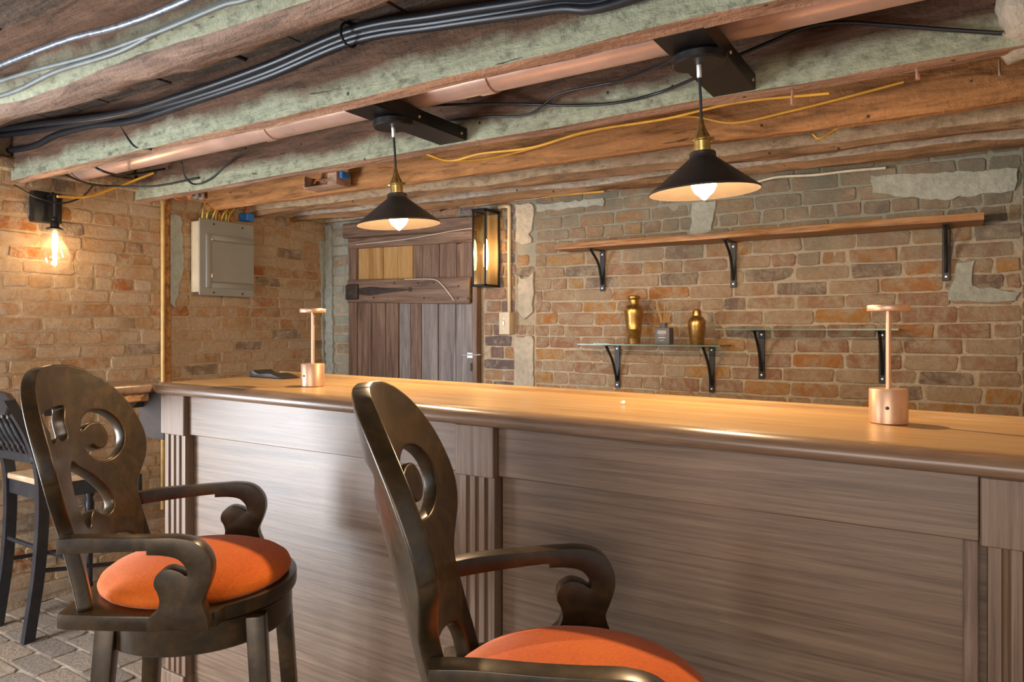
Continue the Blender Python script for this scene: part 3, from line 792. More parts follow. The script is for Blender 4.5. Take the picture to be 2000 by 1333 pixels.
# ------------------------------------------------------------------ wall lamp with bare bulb on the left wall
q = P(84, 410, x=XL)
t = thing('wall_lamp', (XL, q.y, q.z), 0, 'wall lamp with a large clear teardrop bulb under a black box on the left wall', 'wall lamp')
mb = MB(); mb.box((0, -0.058, -0.062), (0.05, 0.058, 0.075), 0.004, 0, None, 2); mb.build('backplate', BLACK_METAL, t)
qa = P(107, 400, x=XL + 0.12); ly = qa.y - q.y
mb = MB(); mb.tube([(0.05, 0.0, 0.055), (0.10, ly * 0.6, 0.062), (0.12, ly, 0.05), (0.12, ly, -0.055)], 0.008, 10); mb.build('arm', BLACK_METAL, t)
zb = -0.10
mb = MB(); mb.lathe([(0, 0.058), (0.012, 0.056), (0.015, 0.045), (0.013, 0.04), (0.017, 0.034), (0.017, 0.012), (0.034, 0.004), (0.034, 0.0), (0, 0.0)], (0.12, ly, zb), 24); mb.build('lamp_socket', BLACK_METAL, t)
mb = MB(); mb.lathe([(0.014, 0.0), (0.018, -0.008), (0.026, -0.035), (0.046, -0.075), (0.060, -0.108), (0.063, -0.125), (0.058, -0.150), (0.044, -0.172), (0.022, -0.186), (0, -0.190)], (0.12, ly, zb), 36); b_ = mb.build('bulb', CLEAR, t)
mb = MB()
for k in range(6):
    a = 2 * PI * k / 6; mb.tube([(0.12 + 0.008 * math.cos(a), ly + 0.008 * math.sin(a), zb - 0.02), (0.12 + 0.006 * math.cos(a), ly + 0.006 * math.sin(a), zb - 0.145)], 0.0028, 6)
mb.build('filament', FILAMENT, b_)
light('wall_lamp_light', 'POINT', (XL + 0.13, q.y + ly, q.z + zb - 0.085), 1.7, (1.0, 0.66, 0.33), 0.02)

# ------------------------------------------------------------------ conduit, breaker panel on the left wall
mb = MB(); c = P(318, 500, x=XL + 0.02)
mb.tube([(XL + 0.02, c.y, 0.3), (XL + 0.02, c.y, 1.90), (XL + 0.02, c.y, 1.96)], 0.0115, 14)
for zz in (0.9, 1.88): mb.tube([(XL + 0.02, c.y, zz), (XL + 0.02, c.y, zz + 0.03)], 0.015, 14)
tag(mb.build('wall_conduit', CONDUIT, None, 50), 'brass coloured conduit pipe running down the left brick wall', 'conduit')
mb = MB(); mb.box((XL - 0.002, c.y + 0.018, 0.85), (XL + 0.012, c.y + 0.05, 1.92), 0.003)
mb.build('conduit_shadow_strip', BEAM_ORANGE, wall_left)  # orange strip modelled to stand in for the shadow beside the conduit

YAW_P = math.radians(9)
a_, b_ = P(388, 440, x=XL + 0.10), P(495, 440, x=XL + 0.10)
t = thing('breaker_panel', (XL + 0.012, (a_.y + b_.y) / 2, (P(441, 433, x=XL + .1).z + P(441, 579, x=XL + .1).z) / 2), 0, 'grey metal breaker panel hanging on the left brick wall, yellow wires on top', 'electrical panel')
hw, hh = (b_.y - a_.y) / 2, (P(441, 433, x=XL + .1).z - P(441, 579, x=XL + .1).z) / 2
mb = MB(); mb.box((0, -hw + 0.012, -hh + 0.018), (0.085, hw - 0.012, hh - 0.012), 0.003); mb.build('enclosure', IVORY, t)
mb = MB()
mb.box((0.085, -hw, -hh), (0.094, hw, hh), 0.003)
mb.build('cover', PANEL_GREY, t)
mb = MB()
fy0, fy1, fz0, fz1 = -hw * 0.80, hw * 0.93, -hh * 0.80, hh * 0.60
for (lo, hi) in (((0.094, fy0, fz0), (0.106, fy0 + 0.03, fz1)), ((0.094, fy0 + 0.03, fz1 - 0.03), (0.104, fy1, fz1)), ((0.094, fy0 + 0.03, fz0), (0.104, fy1, fz0 + 0.03))):
    mb.box(lo, hi, 0.004, 0, None, 2)
mb.build('door_surround', PANEL_GREY, t)
mb = MB(); mb.box((0.094, fy0 + 0.032, fz0 + 0.033), (0.099, hw - 0.004, fz1 - 0.034), 0.002); d_ = mb.build('door', PANEL_GREY, t)
for zz in (-0.11, 0.09):
    mb = MB(); mb.box((0.099, fy0 + 0.031, zz), (0.104, fy0 + 0.039, zz + 0.022), 0.002); mb.build('hinge', WHITE_TIN, d_)
for yy in (-hw * 0.5, hw * 0.55):
    for zz in (-hh * 0.92, hh * 0.88):
        mb = MB(); mb.lathe([(0, 0.002), (0.005, 0.0015), (0.006, 0)], (0.094, yy, zz), 10, 0, Matrix.Rotation(PI / 2, 4, 'Y')); mb.build('screw', IRON, t)
mb = MB()
for k in range(7):
    y_ = -hw * 0.7 + k * hw * 0.16
    top = Vector((R.uniform(0.0, 0.06), y_ + R.uniform(0.02, 0.09), hh + 0.10))
    mb.tube(catmull([(0.04, y_, hh - 0.02), (0.06 + R.uniform(0, 0.03), y_ - 0.015, hh + 0.035), tuple(top), (0.02, top.y + 0.04, hh + 0.15)], 6), 0.0042, 6)
mb.build('yellow_wires', plain('panel_wire_yellow', (0.70, 0.52, 0.08), 0.5), t)
mb = MB()
mb.tube(catmull([(0.05, -0.05, hh - 0.02), (0.07, -0.03, hh + 0.03), (0.04, -0.06, hh + 0.08), (0.02, -0.10, hh + 0.13)], 6), 0.0038, 6)
mb.tube(catmull([(0.05, 0.045, hh - 0.02), (0.06, 0.06, hh + 0.02), (0.03, 0.05, hh + 0.07), (0.02, 0.0, hh + 0.13)], 6), 0.0038, 6)
mb.build('red_wires', ORANGE_CABLE, t)
qb = P(485, 425, x=XL + 0.06)
t2 = thing('blue_outlet_box', (XL + 0.012, qb.y, qb.z), 0, 'small blue plastic outlet box beside the top of the breaker panel', 'box')
mb = MB(); mb.box((0, -0.026, -0.022), (0.07, 0.026, 0.022), 0.004); mb.build('box_body', BLUE_BOX, t2)
mb = MB(); mb.tube([(0.05, -0.012, 0.02), (0.05, -0.012, 0.075), (0.05, -0.012, 0.14)], 0.005, 8); mb.build('cable_stub', ORANGE_CABLE, t2)
mb = MB()
for k in range(3):
    mb.box((-0.002, -0.10 + k * 0.035, 0.0), (0.05, -0.08 + k * 0.035, 0.035), 0.004)
o = mb.build('wire_clip', WHITE_TIN, None); o.location = (XL + 0.01, P(400, 405, x=XL).y - 0.03, P(400, 405, x=XL).z + 0.03)
tag(o, 'cluster of white cable clamps above the breaker panel', 'cable clamp')

# ------------------------------------------------------------------ old plank door in the back wall
door = thing('door_1', (0, 0, 0)); tag(door, kind='structure')
def rect(mb, u0, u1, v0, v1, y, t, b=0.003, v0r=None, v1r=None, zlo=None):
    """upright board between photograph columns u0..u1 on the plane y, t thick towards the room"""
    v0r = v0 if v0r is None else v0r; v1r = v1 if v1r is None else v1r
    A_, B_, C_, D_ = P(u0, v1, y=y), P(u1, v1r, y=y), P(u1, v0r, y=y), P(u0, v0, y=y)
    if zlo is not None: A_.z = B_.z = zlo
    f = Vector((0, -t, 0))
    mb.hexa([A_, B_, B_ + f, A_ + f], [D_, C_, C_ + f, D_ + f], b)
YD = YB - 0.005
lower = [704, 731, 760, 785, 808, 830, 862, 896, 931]
for i in range(8):
    mb = MB(); rect(mb, lower[i] + 0.7, lower[i + 1] - 0.7, 590, 760, YD, 0.028 + 0.003 * (i % 3), 0.003, 592, 760, 0.02)
    mb.build('plank', (DOOR_A, DOOR_A, DOOR_A, DOOR_B, DOOR_A, DOOR_B, DOOR_B, DOOR_B)[i], door)
upper = [699, 725.6, 752.7, 781, 810.5, 829.6, 862, 896, 930]
for i in range(8):
    mb = MB(); rect(mb, upper[i] + 0.5, upper[i + 1] - 0.5, 478, 552, YD, 0.02 + 0.002 * (i % 2), 0.002, 470, 550)
    mb.build('upper_plank', DOOR_C if i < 4 else DOOR_A, door)
mb = MB(); rect(mb, 689, 705, 470, 760, YD, 0.04, 0.004, 470, 760, 0.02); mb.build('stile', DOOR_A, door)
mb = MB(); rect(mb, 690, 932, 468, 488, YD, 0.05, 0.004, 452, 474); mb.build('top_rail', DOOR_H, door)
mb = MB(); rect(mb, 690, 927, 548, 592, YD, 0.055, 0.005, 543, 595); rl = mb.build('middle_rail', DOOR_H, door)
mb = MB(); rect(mb, 684, 940, 440, 468, YB + 0.0, 0.07, 0.006, 426, 452); mb.build('lintel', DOOR_H, door)
mb = MB(); rect(mb, 932, 941, 475, 760, YB + 0.0, 0.05, 0.004, 475, 760, 0.02); mb.build('jamb', DOOR_A, door)
# strap hinge
yh = YD - 0.056
A_, B_ = P(700, 570, y=yh), P(802, 568, y=yh)
mb = MB()
zc = A_.z
mb.prism([(A_.x, zc - 0.018), (A_.x + 0.10, zc - 0.028), (A_.x + 0.20, zc - 0.018), (B_.x - 0.02, zc - 0.004), (B_.x, zc - 0.014), (B_.x + 0.014, zc), (B_.x, zc + 0.014), (B_.x - 0.02, zc + 0.004), (A_.x + 0.20, zc + 0.018), (A_.x + 0.10, zc + 0.028), (A_.x, zc + 0.018)], Matrix(((1, 0, 0, 0), (0, 0, -1, yh + 0.002), (0, 1, 0, 0), (0, 0, 0, 1))), 0.006, 0.001)
mb.build('strap_hinge', IRON, door)
mb = MB(); q0 = P(678, 580, y=yh); mb.box((q0.x, yh - 0.02, q0.z - 0.02), (q0.x + 0.10, yh + 0.05, q0.z + 0.075), 0.006); mb.build('hinge_post', IRON, door)
for (u, v) in ((770, 553), (816, 553), (847, 553), (895, 559), (894, 583), (914, 583), (828, 583), (730, 582)):
    q0 = P(u, v, y=yh); mb = MB(); mb.lathe([(0, 0.003), (0.006, 0.002), (0.007, 0)], (q0.x, yh + 0.001, q0.z), 8, 0, Matrix.Rotation(PI / 2, 4, 'X')); mb.build('nail_head', IRON, rl)
q0 = P(921, 694, y=YD - 0.03)
mb = MB(); mb.box((q0.x - 0.022, YD - 0.045, q0.z - 0.018), (q0.x + 0.024, YD - 0.03, q0.z + 0.016), 0.003); lt = mb.build('latch', WHITE_TIN, door)
mb = MB(); mb.tube([(q0.x - 0.05, YD - 0.05, q0.z), (q0.x + 0.075, YD - 0.05, q0.z + 0.004)], 0.004, 8); mb.build('bolt', WHITE_TIN, lt)
mb = MB(); mb.box((q0.x - 0.006, YD - 0.036, q0.z - 0.09), (q0.x + 0.008, YD - 0.03, q0.z - 0.045), 0.002); mb.build('keyhole_plate', IRON, door)
mb = MB(); mb.tube(catmull([P(790, 546, y=yh - 0.01), P(845, 546, y=yh - 0.012), P(862, 556, y=yh - 0.012), P(880, 578, y=yh - 0.012), P(886, 588, y=yh - 0.01)], 6), 0.0016, 5)
mb.tube(catmull([P(695, 478, y=yh - 0.01), P(790, 468, y=yh - 0.01), P(880, 452, y=yh - 0.01), P(922, 446, y=yh - 0.01)], 6), 0.0014, 5)
tag(mb.build('cobweb_strands', CHALK), 'white cobweb threads hanging across the old plank door', 'cobweb')

# ------------------------------------------------------------------ lantern, conduit and switch on the back wall
qf = P(948, 558, y=YB - 0.15); qt = P(948, 409, y=YB - 0.15)
lw, ld = 0.088, 0.14
x1 = qf.x; x0 = x1 - lw; y0_, y1_ = YB - 0.15, YB - 0.012
t = thing('wall_lantern', ((x0 + x1) / 2, YB - 0.02, qf.z), 0, 'tall narrow black framed glass lantern with a lit bulb, right of the plank door', 'lantern')
H = qt.z - qf.z
xa, xb, ya, yb = -lw / 2, lw / 2, y0_ - (YB - 0.02), y1_ - (YB - 0.02)
mb = MB(); fr = 0.0045
for xx in (xa, xb - 2 * fr):
    for yy in (ya, yb - 2 * fr):
        mb.box((xx, yy, 0), (xx + 2 * fr, yy + 2 * fr, H), 0.001)
for zz in (0, H - 2 * fr):
    for (lo, hi) in (((xa, ya, zz), (xb, ya + 2 * fr, zz + 2 * fr)), ((xa, yb - 2 * fr, zz), (xb, yb, zz + 2 * fr)), ((xa, ya, zz), (xa + 2 * fr, yb, zz + 2 * fr)), ((xb - 2 * fr, ya, zz), (xb, yb, zz + 2 * fr))):
        mb.box(lo, hi, 0.001)
mb.build('frame', BLACK_METAL, t)
mb = MB(); mb.box((xa + fr, yb - 0.004, fr), (xb - fr, yb - 0.001, H - fr)); mb.build('back_plate', LANTERN_BACK, t)
mb = MB(); mb.box((xa - 0.004, ya - 0.004, H), (xb + 0.004, yb + 0.004, H + 0.008), 0.002); mb.build('top_cap', BLACK_METAL, t)
mb = MB(); mb.box((xa, ya, -0.004), (xb, yb, 0.0), 0.001); mb.build('bottom_plate', BLACK_METAL, t)
for (lo, hi) in (((xa + 2 * fr, ya + fr, 2 * fr), (xb - 2 * fr, ya + fr + 0.0015, H - 2 * fr)), ((xb - fr, ya + 2 * fr, 2 * fr), (xb - fr + 0.0015, yb - 2 * fr, H - 2 * fr)), ((xa + fr, ya + 2 * fr, 2 * fr), (xa + fr + 0.0015, yb - 2 * fr, H - 2 * fr))):
    mb = MB(); mb.box(lo, hi); mb.build('glass_pane', AMBER_GLASS, t)
cy = (ya + yb) / 2
mb = MB(); mb.lathe([(0, 0.09), (0.011, 0.09), (0.013, 0.06), (0.011, 0.0), (0, 0.0)], (0, cy, 0.0), 16); mb.build('candle_tube', WHITE_TIN, t)
mb = MB(); mb.lathe([(0.007, 0.09), (0.013, 0.12), (0.015, 0.16), (0.013, 0.21), (0.008, 0.25), (0, 0.262)], (0, cy, 0.0), 16); mb.build('bulb', FILAMENT, t)
light('lantern_light', 'POINT', (t.location.x, t.location.y + cy - 0.03, t.location.z + 0.18), 0.7, WARM, 0.02)

qc = P(995, 500, y=YB - 0.015)
z_top, z_bot = P(995, 402, y=YB - .015).z, P(995, 612, y=YB - .015).z
t = thing('light_switch', (qc.x, YB, P(990, 632, y=YB - 0.02).z), 0, 'ivory switch box fed by an ivory conduit on the back wall', 'switch')
dz0 = t.location.z
mb = MB(); mb.tube(catmull([(0, -0.016, z_bot - dz0), (0, -0.016, (z_bot + z_top) / 2 - dz0), (0, -0.016, z_top - dz0 - 0.03), (-0.006, -0.016, z_top - dz0 - 0.006), (-0.04, -0.016, z_top - dz0), (-0.07, -0.016, z_top - dz0 - 0.004)], 6), 0.010, 12)
mb.build('conduit', IVORY, t)
sw = 0.032
mb = MB(); mb.box((-sw - 0.005, -0.055, -0.058), (sw - 0.005, 0, 0.058), 0.004, 0, None, 2); sb = mb.build('switch_box', IVORY, t)
mb = MB(); mb.box((-sw - 0.007, -0.060, -0.060), (sw - 0.003, -0.055, 0.060), 0.002); mb.build('cover_plate', IVORY, t)
mb = MB(); mb.box((-0.012, -0.068, -0.012), (0.0, -0.058, 0.012), 0.002); mb.box((-0.010, -0.062, 0.022), (-0.002, -0.059, 0.030), 0.001); mb.box((-0.010, -0.062, -0.030), (-0.002, -0.059, -0.022), 0.001); mb.build('toggle', WHITE_TIN, t)

# ------------------------------------------------------------------ shelves
def shelf_bracket(t, x, z, depth, drop, curved=False):
    """steel bracket: wall leg, top arm and brace; local to the shelf root at (0,0,0)"""
    mb = MB()
    mb.box((x - 0.013, -0.005, z - drop), (x + 0.013, 0.0, z), 0.0015)
    mb.box((x - 0.011, -depth, z - 0.005), (x + 0.011, -0.005, z), 0.0015)
    a, b = Vector((x, -depth + 0.02, z - 0.008)), Vector((x, -0.008, z - drop * 0.84))
    m_ = (a + b) / 2 + (Vector((0, 0.022, 0.02)) if curved else Vector((0, 0.012, 0.012)))
    mb.tube(catmull([a, m_, b], 6), 0.0065, 8)
    o = mb.build('shelf_bracket', BLACK_METAL, t)
    for zz in (z - 0.02, z - drop + 0.016):
        mb = MB(); mb.lathe([(0, 0.002), (0.004, 0.0015), (0.005, 0)], (x, -0.005, zz), 8, 0, Matrix.Rotation(PI / 2, 4, 'X')); mb.build('screw_head', WHITE_TIN, o)

ys = YB - 0.012
wx0, wx1, wz = P(1084, 487, y=YB - 0.19).x, P(1922, 432, y=YB - 0.19).x, 1.628
t = thing('wooden_shelf', (0, ys, wz), 0, 'long rough wooden shelf on three black brackets high on the back wall', 'shelf')
mb = MB(); N = 40; pr = [(-0.18, 0.0), (-0.182, 0.013), (-0.178, 0.026), (-0.08, 0.028), (0.0, 0.027), (0.0, 0.0), (-0.09, -0.001)]
vs_, fs = [], []
for i in range(N + 1):
    xx = wx0 + (wx1 - wx0) * i / N
    for j, (a, b) in enumerate(pr):
        n_ = mnoise.noise(Vector((xx * 5, j * 1.3, 0.5)))
        n2 = mnoise.noise(Vector((xx * 2, 7.7, 0.1)))
        vs_.append((xx, a + (n_ * 0.010 if j < 3 else 0), b + n_ * 0.003 + n2 * 0.004 * (j in (0, 1, 2))))
m = len(pr)
for i in range(N):
    for k in range(m): fs.append((i * m + k, i * m + (k + 1) % m, (i + 1) * m + (k + 1) % m, (i + 1) * m + k))
fs += [tuple(range(m - 1, -1, -1)), tuple(N * m + k for k in range(m))]
mb.add(vs_, fs); mb.build('shelf_board', SHELF_WOOD, t, 40)
for (u, v) in ((1179, 525), (1434, 515), (1848, 490)):
    shelf_bracket(t, P(u, v, y=YB).x, 0.0, 0.155, (P(u, 487, y=YB).z - P(u, 566, y=YB).z) if u < 1200 else (0.205 if u < 1500 else 0.205), True)

def glass_shelf(x0, x1, z, label, bus):
    t = thing('glass_shelf', (0, ys, z), 0, label, 'shelf', 'glass shelves under the wooden shelf')
    mb = MB(); mb.box((x0, -0.18, 0), (x1, -0.002, 0.006)); g = mb.build('glass_pane', SHELF_GLASS, t)
    mb = MB(); mb.box((x0, -0.1815, 0.0), (x1, -0.18, 0.006)); mb.box((x1, -0.1815, 0.0), (x1 + 0.0015, -0.002, 0.006)); mb.build('polished_edge', GLASS_EDGE, g)
    for u in bus: shelf_bracket(t, P(u, 700, y=YB).x, 0.0, 0.15, 0.215)
    return t
ZG1, ZG2 = 1.158, 1.230
glass_shelf(-1.552, -0.866, ZG1, 'lower glass shelf holding two brass shakers and a reed diffuser', (1208, 1392))
glass_shelf(-0.886, -0.190, ZG2, 'empty higher glass shelf behind the right table lamp', (1489, 1724))

def lathe_obj(name, prof, c, mat, n=32):
    mb = MB(); mb.lathe(prof, c, n); return mb.build(name, mat, None, 40)
q = P(1238, 667, y=YB - 0.11)
S1 = 0.285 / 0.30
t = thing('cocktail_shaker', (q.x, YB - 0.11, ZG1 + 0.006), 0, 'tall ribbed brass cocktail shaker with a flat top on the lower glass shelf', 'shaker', 'brass shakers')
h = (P(1238, 572, y=YB - .11).z - P(1238, 667, y=YB - .11).z)
prof = [(0, 0), (0.030, 0.0), (0.031, 0.004)]
for k in range(6):
    z_ = 0.03 + k * 0.0095; r_ = 0.031 + 0.0011 * k
    prof += [(r_, z_ - 0.003), (r_ + 0.0012, z_), (r_, z_ + 0.003)]
prof += [(0.040, 0.12), (0.046, 0.165), (0.0475, 0.182), (0.045, 0.192), (0.039, 0.200)]
sc = h / 0.262
mb = MB(); mb.lathe([(r_ * 0.98, z_ * sc) for r_, z_ in prof], n=36); mb.build('shaker_body', BRASS_DK, t)
mb = MB(); mb.lathe([(r_, z_ * sc) for r_, z_ in [(0.039, 0.200), (0.034, 0.206), (0.026, 0.210), (0.0245, 0.214), (0.0245, 0.236), (0.027, 0.240), (0.030, 0.247), (0.030, 0.254), (0.026, 0.259), (0, 0.262)]], n=36); mb.build('shaker_cap', BRASS_DK, t)
q = P(1361, 668, y=YB - 0.11)
t = thing('cocktail_shaker', (q.x, YB - 0.11, ZG1 + 0.006), 0, 'smaller smooth brass cocktail shaker with a domed cap on the lower glass shelf', 'shaker', 'brass shakers')
h = (P(1361, 598, y=YB - .11).z - P(1361, 668, y=YB - .11).z); sc = h / 0.20
mb = MB(); mb.lathe([(r_, z_ * sc) for r_, z_ in [(0, 0), (0.0285, 0), (0.030, 0.003), (0.038, 0.105), (0.0395, 0.122), (0.037, 0.138), (0.030, 0.150)]], n=36); mb.build('shaker_body', BRASS_DK, t)
mb = MB(); mb.lathe([(r_, z_ * sc) for r_, z_ in [(0.030, 0.150), (0.023, 0.158), (0.0195, 0.162), (0.0195, 0.182), (0.017, 0.193), (0.010, 0.199), (0, 0.20)]], n=36); mb.build('shaker_cap', BRASS_DK, t)
q = P(1297, 668, y=YB - 0.12)
t = thing('reed_diffuser', (q.x, YB - 0.12, ZG1 + 0.006), 0, 'square charcoal reed diffuser bottle with rattan sticks between the brass shakers', 'diffuser')
mb = MB(); mb.box((-0.036, -0.03, 0), (0.036, 0.03, 0.078), 0.004, 0, None, 2); mb.lathe([(0.015, 0.076), (0.015, 0.098), (0.016, 0.10), (0.011, 0.10), (0.011, 0.09), (0, 0.09)], n=20); bt = mb.build('bottle', CHARCOAL, t)
mb = MB()
for (z_, hw_, hh_) in ((0.061, 0.020, 0.0022), (0.053, 0.021, 0.003), (0.044, 0.014, 0.001), (0.031, 0.017, 0.0024), (0.018, 0.011, 0.001)):
    mb.box((-hw_, -0.0306, z_ - hh_), (hw_, -0.0298, z_ + hh_))
mb.build('label_print', LABEL_INK, bt)
for k in range(5):
    a = -0.42 + k * 0.2; bb = (0.25, -0.2, 0.1, -0.1, 0.22)[k]
    mb = MB(); mb.tube([(0.004 * (k - 2), 0, 0.085), (math.sin(a) * 0.1 + 0.004 * (k - 2), bb * 0.1, 0.085 + 0.105)], 0.0019, 6); mb.build('reed', REED, t)

# ------------------------------------------------------------------ the bar
def ztop(x): return 1.069 - 0.0091 * (x + 2.2)
BX0, BX1 = -2.115, XR - 0.012
YF = 1.305
bar = thing('bar_counter', (0, 0, 0), 0, 'dark walnut bar front with fluted pilasters and wide recessed panels', 'bar')
mb = MB(); mb.box((-2.10, YF + 0.035, 0), (BX1, 1.70, 1.000), 0.003); mb.build('carcass', FRONT_H, bar)
ZFB = 0.905
PIL = [(-2.142, -2.021), (-0.972, -0.866), (0.030, 0.140)]
bays = [(-2.021, -0.972), (-0.866, 0.030)]
for (a, b) in bays:
    mb = MB(); xa_, xb_ = a + 0.001, b - 0.001; ta_, tb_ = ztop(xa_) - 0.0385, ztop(xb_) - 0.0385
    mb.hexa([(xa_, YF, ZFB), (xb_, YF, ZFB), (xb_, YF + 0.03, ZFB), (xa_, YF + 0.03, ZFB)], [(xa_, YF, ta_), (xb_, YF, tb_), (xb_, YF + 0.03, tb_), (xa_, YF + 0.03, ta_)], 0.002); mb.build('frieze_board', FRONT_H, bar)
    mb = MB(); mb.box((a + 0.001, YF + 0.018, 0.10), (b - 0.001, YF + 0.036, ZFB - 0.0005), 0.001); mb.build('panel', FRONT_H, bar)
    mb = MB(); mb.box((a + 0.001, YF + 0.003, 0), (b - 0.001, YF + 0.03, 0.085), 0.002); mb.box((a + 0.001, YF + 0.008, 0.085), (b - 0.001, YF + 0.03, 0.10), 0.004); mb.build('base_moulding', FRONT_H, bar)
    mb = MB(); mb.box((b - 0.022, YF + 0.010, 0.10), (b - 0.001, YF + 0.019, ZFB - 0.001), 0.002); mb.build('edge_strip', DOOR_A, bar)  # darker strip along the right edge of each panel
for (a, b) in PIL:
    yf = YF - 0.014
    mb = MB(); mb.box((a, yf - 0.004, 0.903), (b, YF + 0.034, ztop(b) - 0.0385), 0.002); cp = mb.build('pilaster_block', FRONT_V, bar)
    # fluted shaft: outline in (x, y) run upright
    wd = b - a; a2, b2 = a + wd * 0.09, b - wd * 0.02
    nfl = 3; out = [(a2, YF + 0.05), (a2, yf + 0.004)]
    pitch = (b2 - a2) / (nfl + 0.75)
    for k in range(nfl):
        c_ = a2 + pitch * (k + 0.875)
        for s_ in np.linspace(-1, 1, 7): out.append((c_ + s_ * pitch * 0.24, yf + 0.004 + 0.011 * math.sqrt(max(0, 1 - s_ * s_))))
    out += [(b2, yf + 0.004), (b2, YF + 0.05)]
    mb = MB(); mb.prism([(p[0], p[1]) for p in out], Matrix.Translation((0, 0, 0.155)), 0.748, 0, 0); mb.build('fluted_shaft', FRONT_V, bar, 30)
    mb = MB(); mb.box((a, yf - 0.006, 0), (b, YF + 0.05, 0.155), 0.003); mb.build('plinth', FRONT_V, bar)
mb = MB(); mb.box((-2.135, YF + 0.03, 0.0), (-2.10, 1.70, 1.000), 0.002); mb.build('end_panel', FRONT_V, bar)

top = thing('worktop', (0, 0, 0), 0, 'long honey oak bar top with a rounded, shade-darkened front nosing and raised back lip', 'counter top')
def sweep_x(prof_of, xs, mi=0):
    mb = MB(); vs_, fs = [], []
    m = None
    for x in xs:
        pr = prof_of(x); m = len(pr)
        vs_ += [(x, a, b) for a, b in pr]
    for i in range(len(xs) - 1):
        for k in range(m): fs.append((i * m + k, (i + 1) * m + k, (i + 1) * m + (k + 1) % m, i * m + (k + 1) % m))
    fs += [tuple(range(m)), tuple((len(xs) - 1) * m + k for k in range(m - 1, -1, -1))]
    mb.add(vs_, fs, mi); return mb
xs = list(np.linspace(BX0 + 0.02, BX1, 24))
sweep_x(lambda x: [(1.292, ztop(x) - 0.004), (1.298, ztop(x)), (1.71, ztop(x)), (1.71, ztop(x) - 0.03), (1.292, ztop(x) - 0.03)], xs).build('top_board', COUNTER, top, 30)
def nose(x):
    z = ztop(x)
    return [(1.292, z - 0.004), (1.288, z - 0.0015), (1.276, z - 0.002), (1.266, z - 0.006), (1.259, z - 0.013), (1.256, z - 0.022), (1.259, z - 0.031), (1.266, z - 0.036), (1.275, z - 0.0375), (1.305, z - 0.0375), (1.305, z - 0.03), (1.292, z - 0.03)][::-1]
sweep_x(nose, list(np.linspace(BX0 - 0.012, BX1, 24))).build('nosing', NOSE, top, 40)
sweep_x(lambda x: [(1.71, ztop(x) - 0.03), (1.71, ztop(x) + 0.006), (1.714, ztop(x) + 0.012), (1.730, ztop(x) + 0.012), (1.735, ztop(x) + 0.006), (1.735, ztop(x) - 0.03)], xs).build('back_lip', COUNTER, top, 40)
mb = MB(); zz = ztop(BX0)
mb.tube([(BX0 + 0.006, 1.268, zz - 0.0185), (BX0 + 0.006, 1.73, zz - 0.0185)], 0.018, 16); mb.build('end_nosing', NOSE, top)

# short return ledge towards the left wall
t = thing('counter_return', (0, 0, 0), 0, 'short pale edged counter ledge turning off the left end of the bar', 'counter')
mb = MB(); mb.box((-2.30, 0.98, zz - 0.034), (BX0 - 0.018, 1.262, zz - 0.001), 0.012, 0, None, 3); mb.build('ledge_board', NOSE, t)
mb = MB(); mb.box((-2.28, 1.0, zz - 0.06), (-2.15, 1.255, zz - 0.034), 0.003); mb.build('ledge_rail', SHELF_WOOD, t)
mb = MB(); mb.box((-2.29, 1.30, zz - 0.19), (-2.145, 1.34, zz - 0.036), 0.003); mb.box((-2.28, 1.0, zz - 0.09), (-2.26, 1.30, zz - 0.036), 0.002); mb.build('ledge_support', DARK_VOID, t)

# things on the bar
def table_lamp(loc, label):
    t = thing('table_lamp', loc, 0, label, 'table lamp', 'cordless lamps on the bar')
    mb = MB(); mb.lathe([(0, 0), (0.033, 0), (0.0345, 0.0015), (0.0345, 0.0655), (0.0335, 0.067), (0, 0.067)], n=40); b = mb.build('base', ROSE, t)
    mb = MB(); mb.lathe([(0, 0.002), (0.003, 0.0015), (0.0035, 0)], (0.0345 * math.cos(-2.05 + 0.5), 0.0345 * math.sin(-2.05 + 0.5), 0.032), 10, 0, Matrix.Rotation(-1.55, 4, 'Z') @ Matrix.Rotation(PI / 2, 4, 'Y')); mb.build('power_button', BLACK_METAL, b)
    mb = MB(); mb.lathe([(0.0048, 0.066), (0.0048, 0.222), (0, 0.222)], n=16); mb.build('stem', ROSE, t)
    mb = MB(); mb.lathe([(0, 0.2195), (0.037, 0.2195), (0.038, 0.221), (0.038, 0.2295), (0.037, 0.231), (0, 0.231)], n=40); mb.build('disc_shade', ROSE, t)
    return t
tl = table_lamp((-0.114, 1.559, ztop(-0.114) + 0.0006), 'rose gold cordless disc lamp at the right end of the bar top')
q = P(611, 755, z=ztop(-1.6))
dup(tl, (q.x, q.y, ztop(q.x) + 0.0006), 0, 'rose gold cordless disc lamp at the far left end of the bar top')
mb = MB(); bm_ = bmesh.new(); bmesh.ops.create_icosphere(bm_, subdivisions=2, radius=0.006)
for p in bm_.verts: p.co *= 1 + mnoise.noise(p.co * 300) * 0.5
for p in bm_.verts: p.co.z = max(p.co.z, -0.004)
q = P(1217, 790, z=ztop(-0.8)); mb.bm(bm_); o = mb.build('crumb', CHALK); o.location = (q.x, q.y, ztop(q.x) + 0.004)
tag(o, 'tiny white crumpled scrap lying on the bar top', 'scrap')
q = P(500, 738, z=ztop(-1.95) + 0.0)
t = thing('black_bag', (-2.0, 1.60, ztop(-2.0) + 0.001), 0, 'flat black bag with a raised end lying at the far end of the bar top', 'bag')
mb = MB(); vs_ = []
pr = catmull([(0, 0, 0), (0.0, 0, 0.016), (0.012, 0, 0.024), (0.025, 0, 0.018), (0.05, 0, 0.012), (0.10, 0, 0.015), (0.14, 0, 0.006), (0.17, 0, 0.0)], 4)
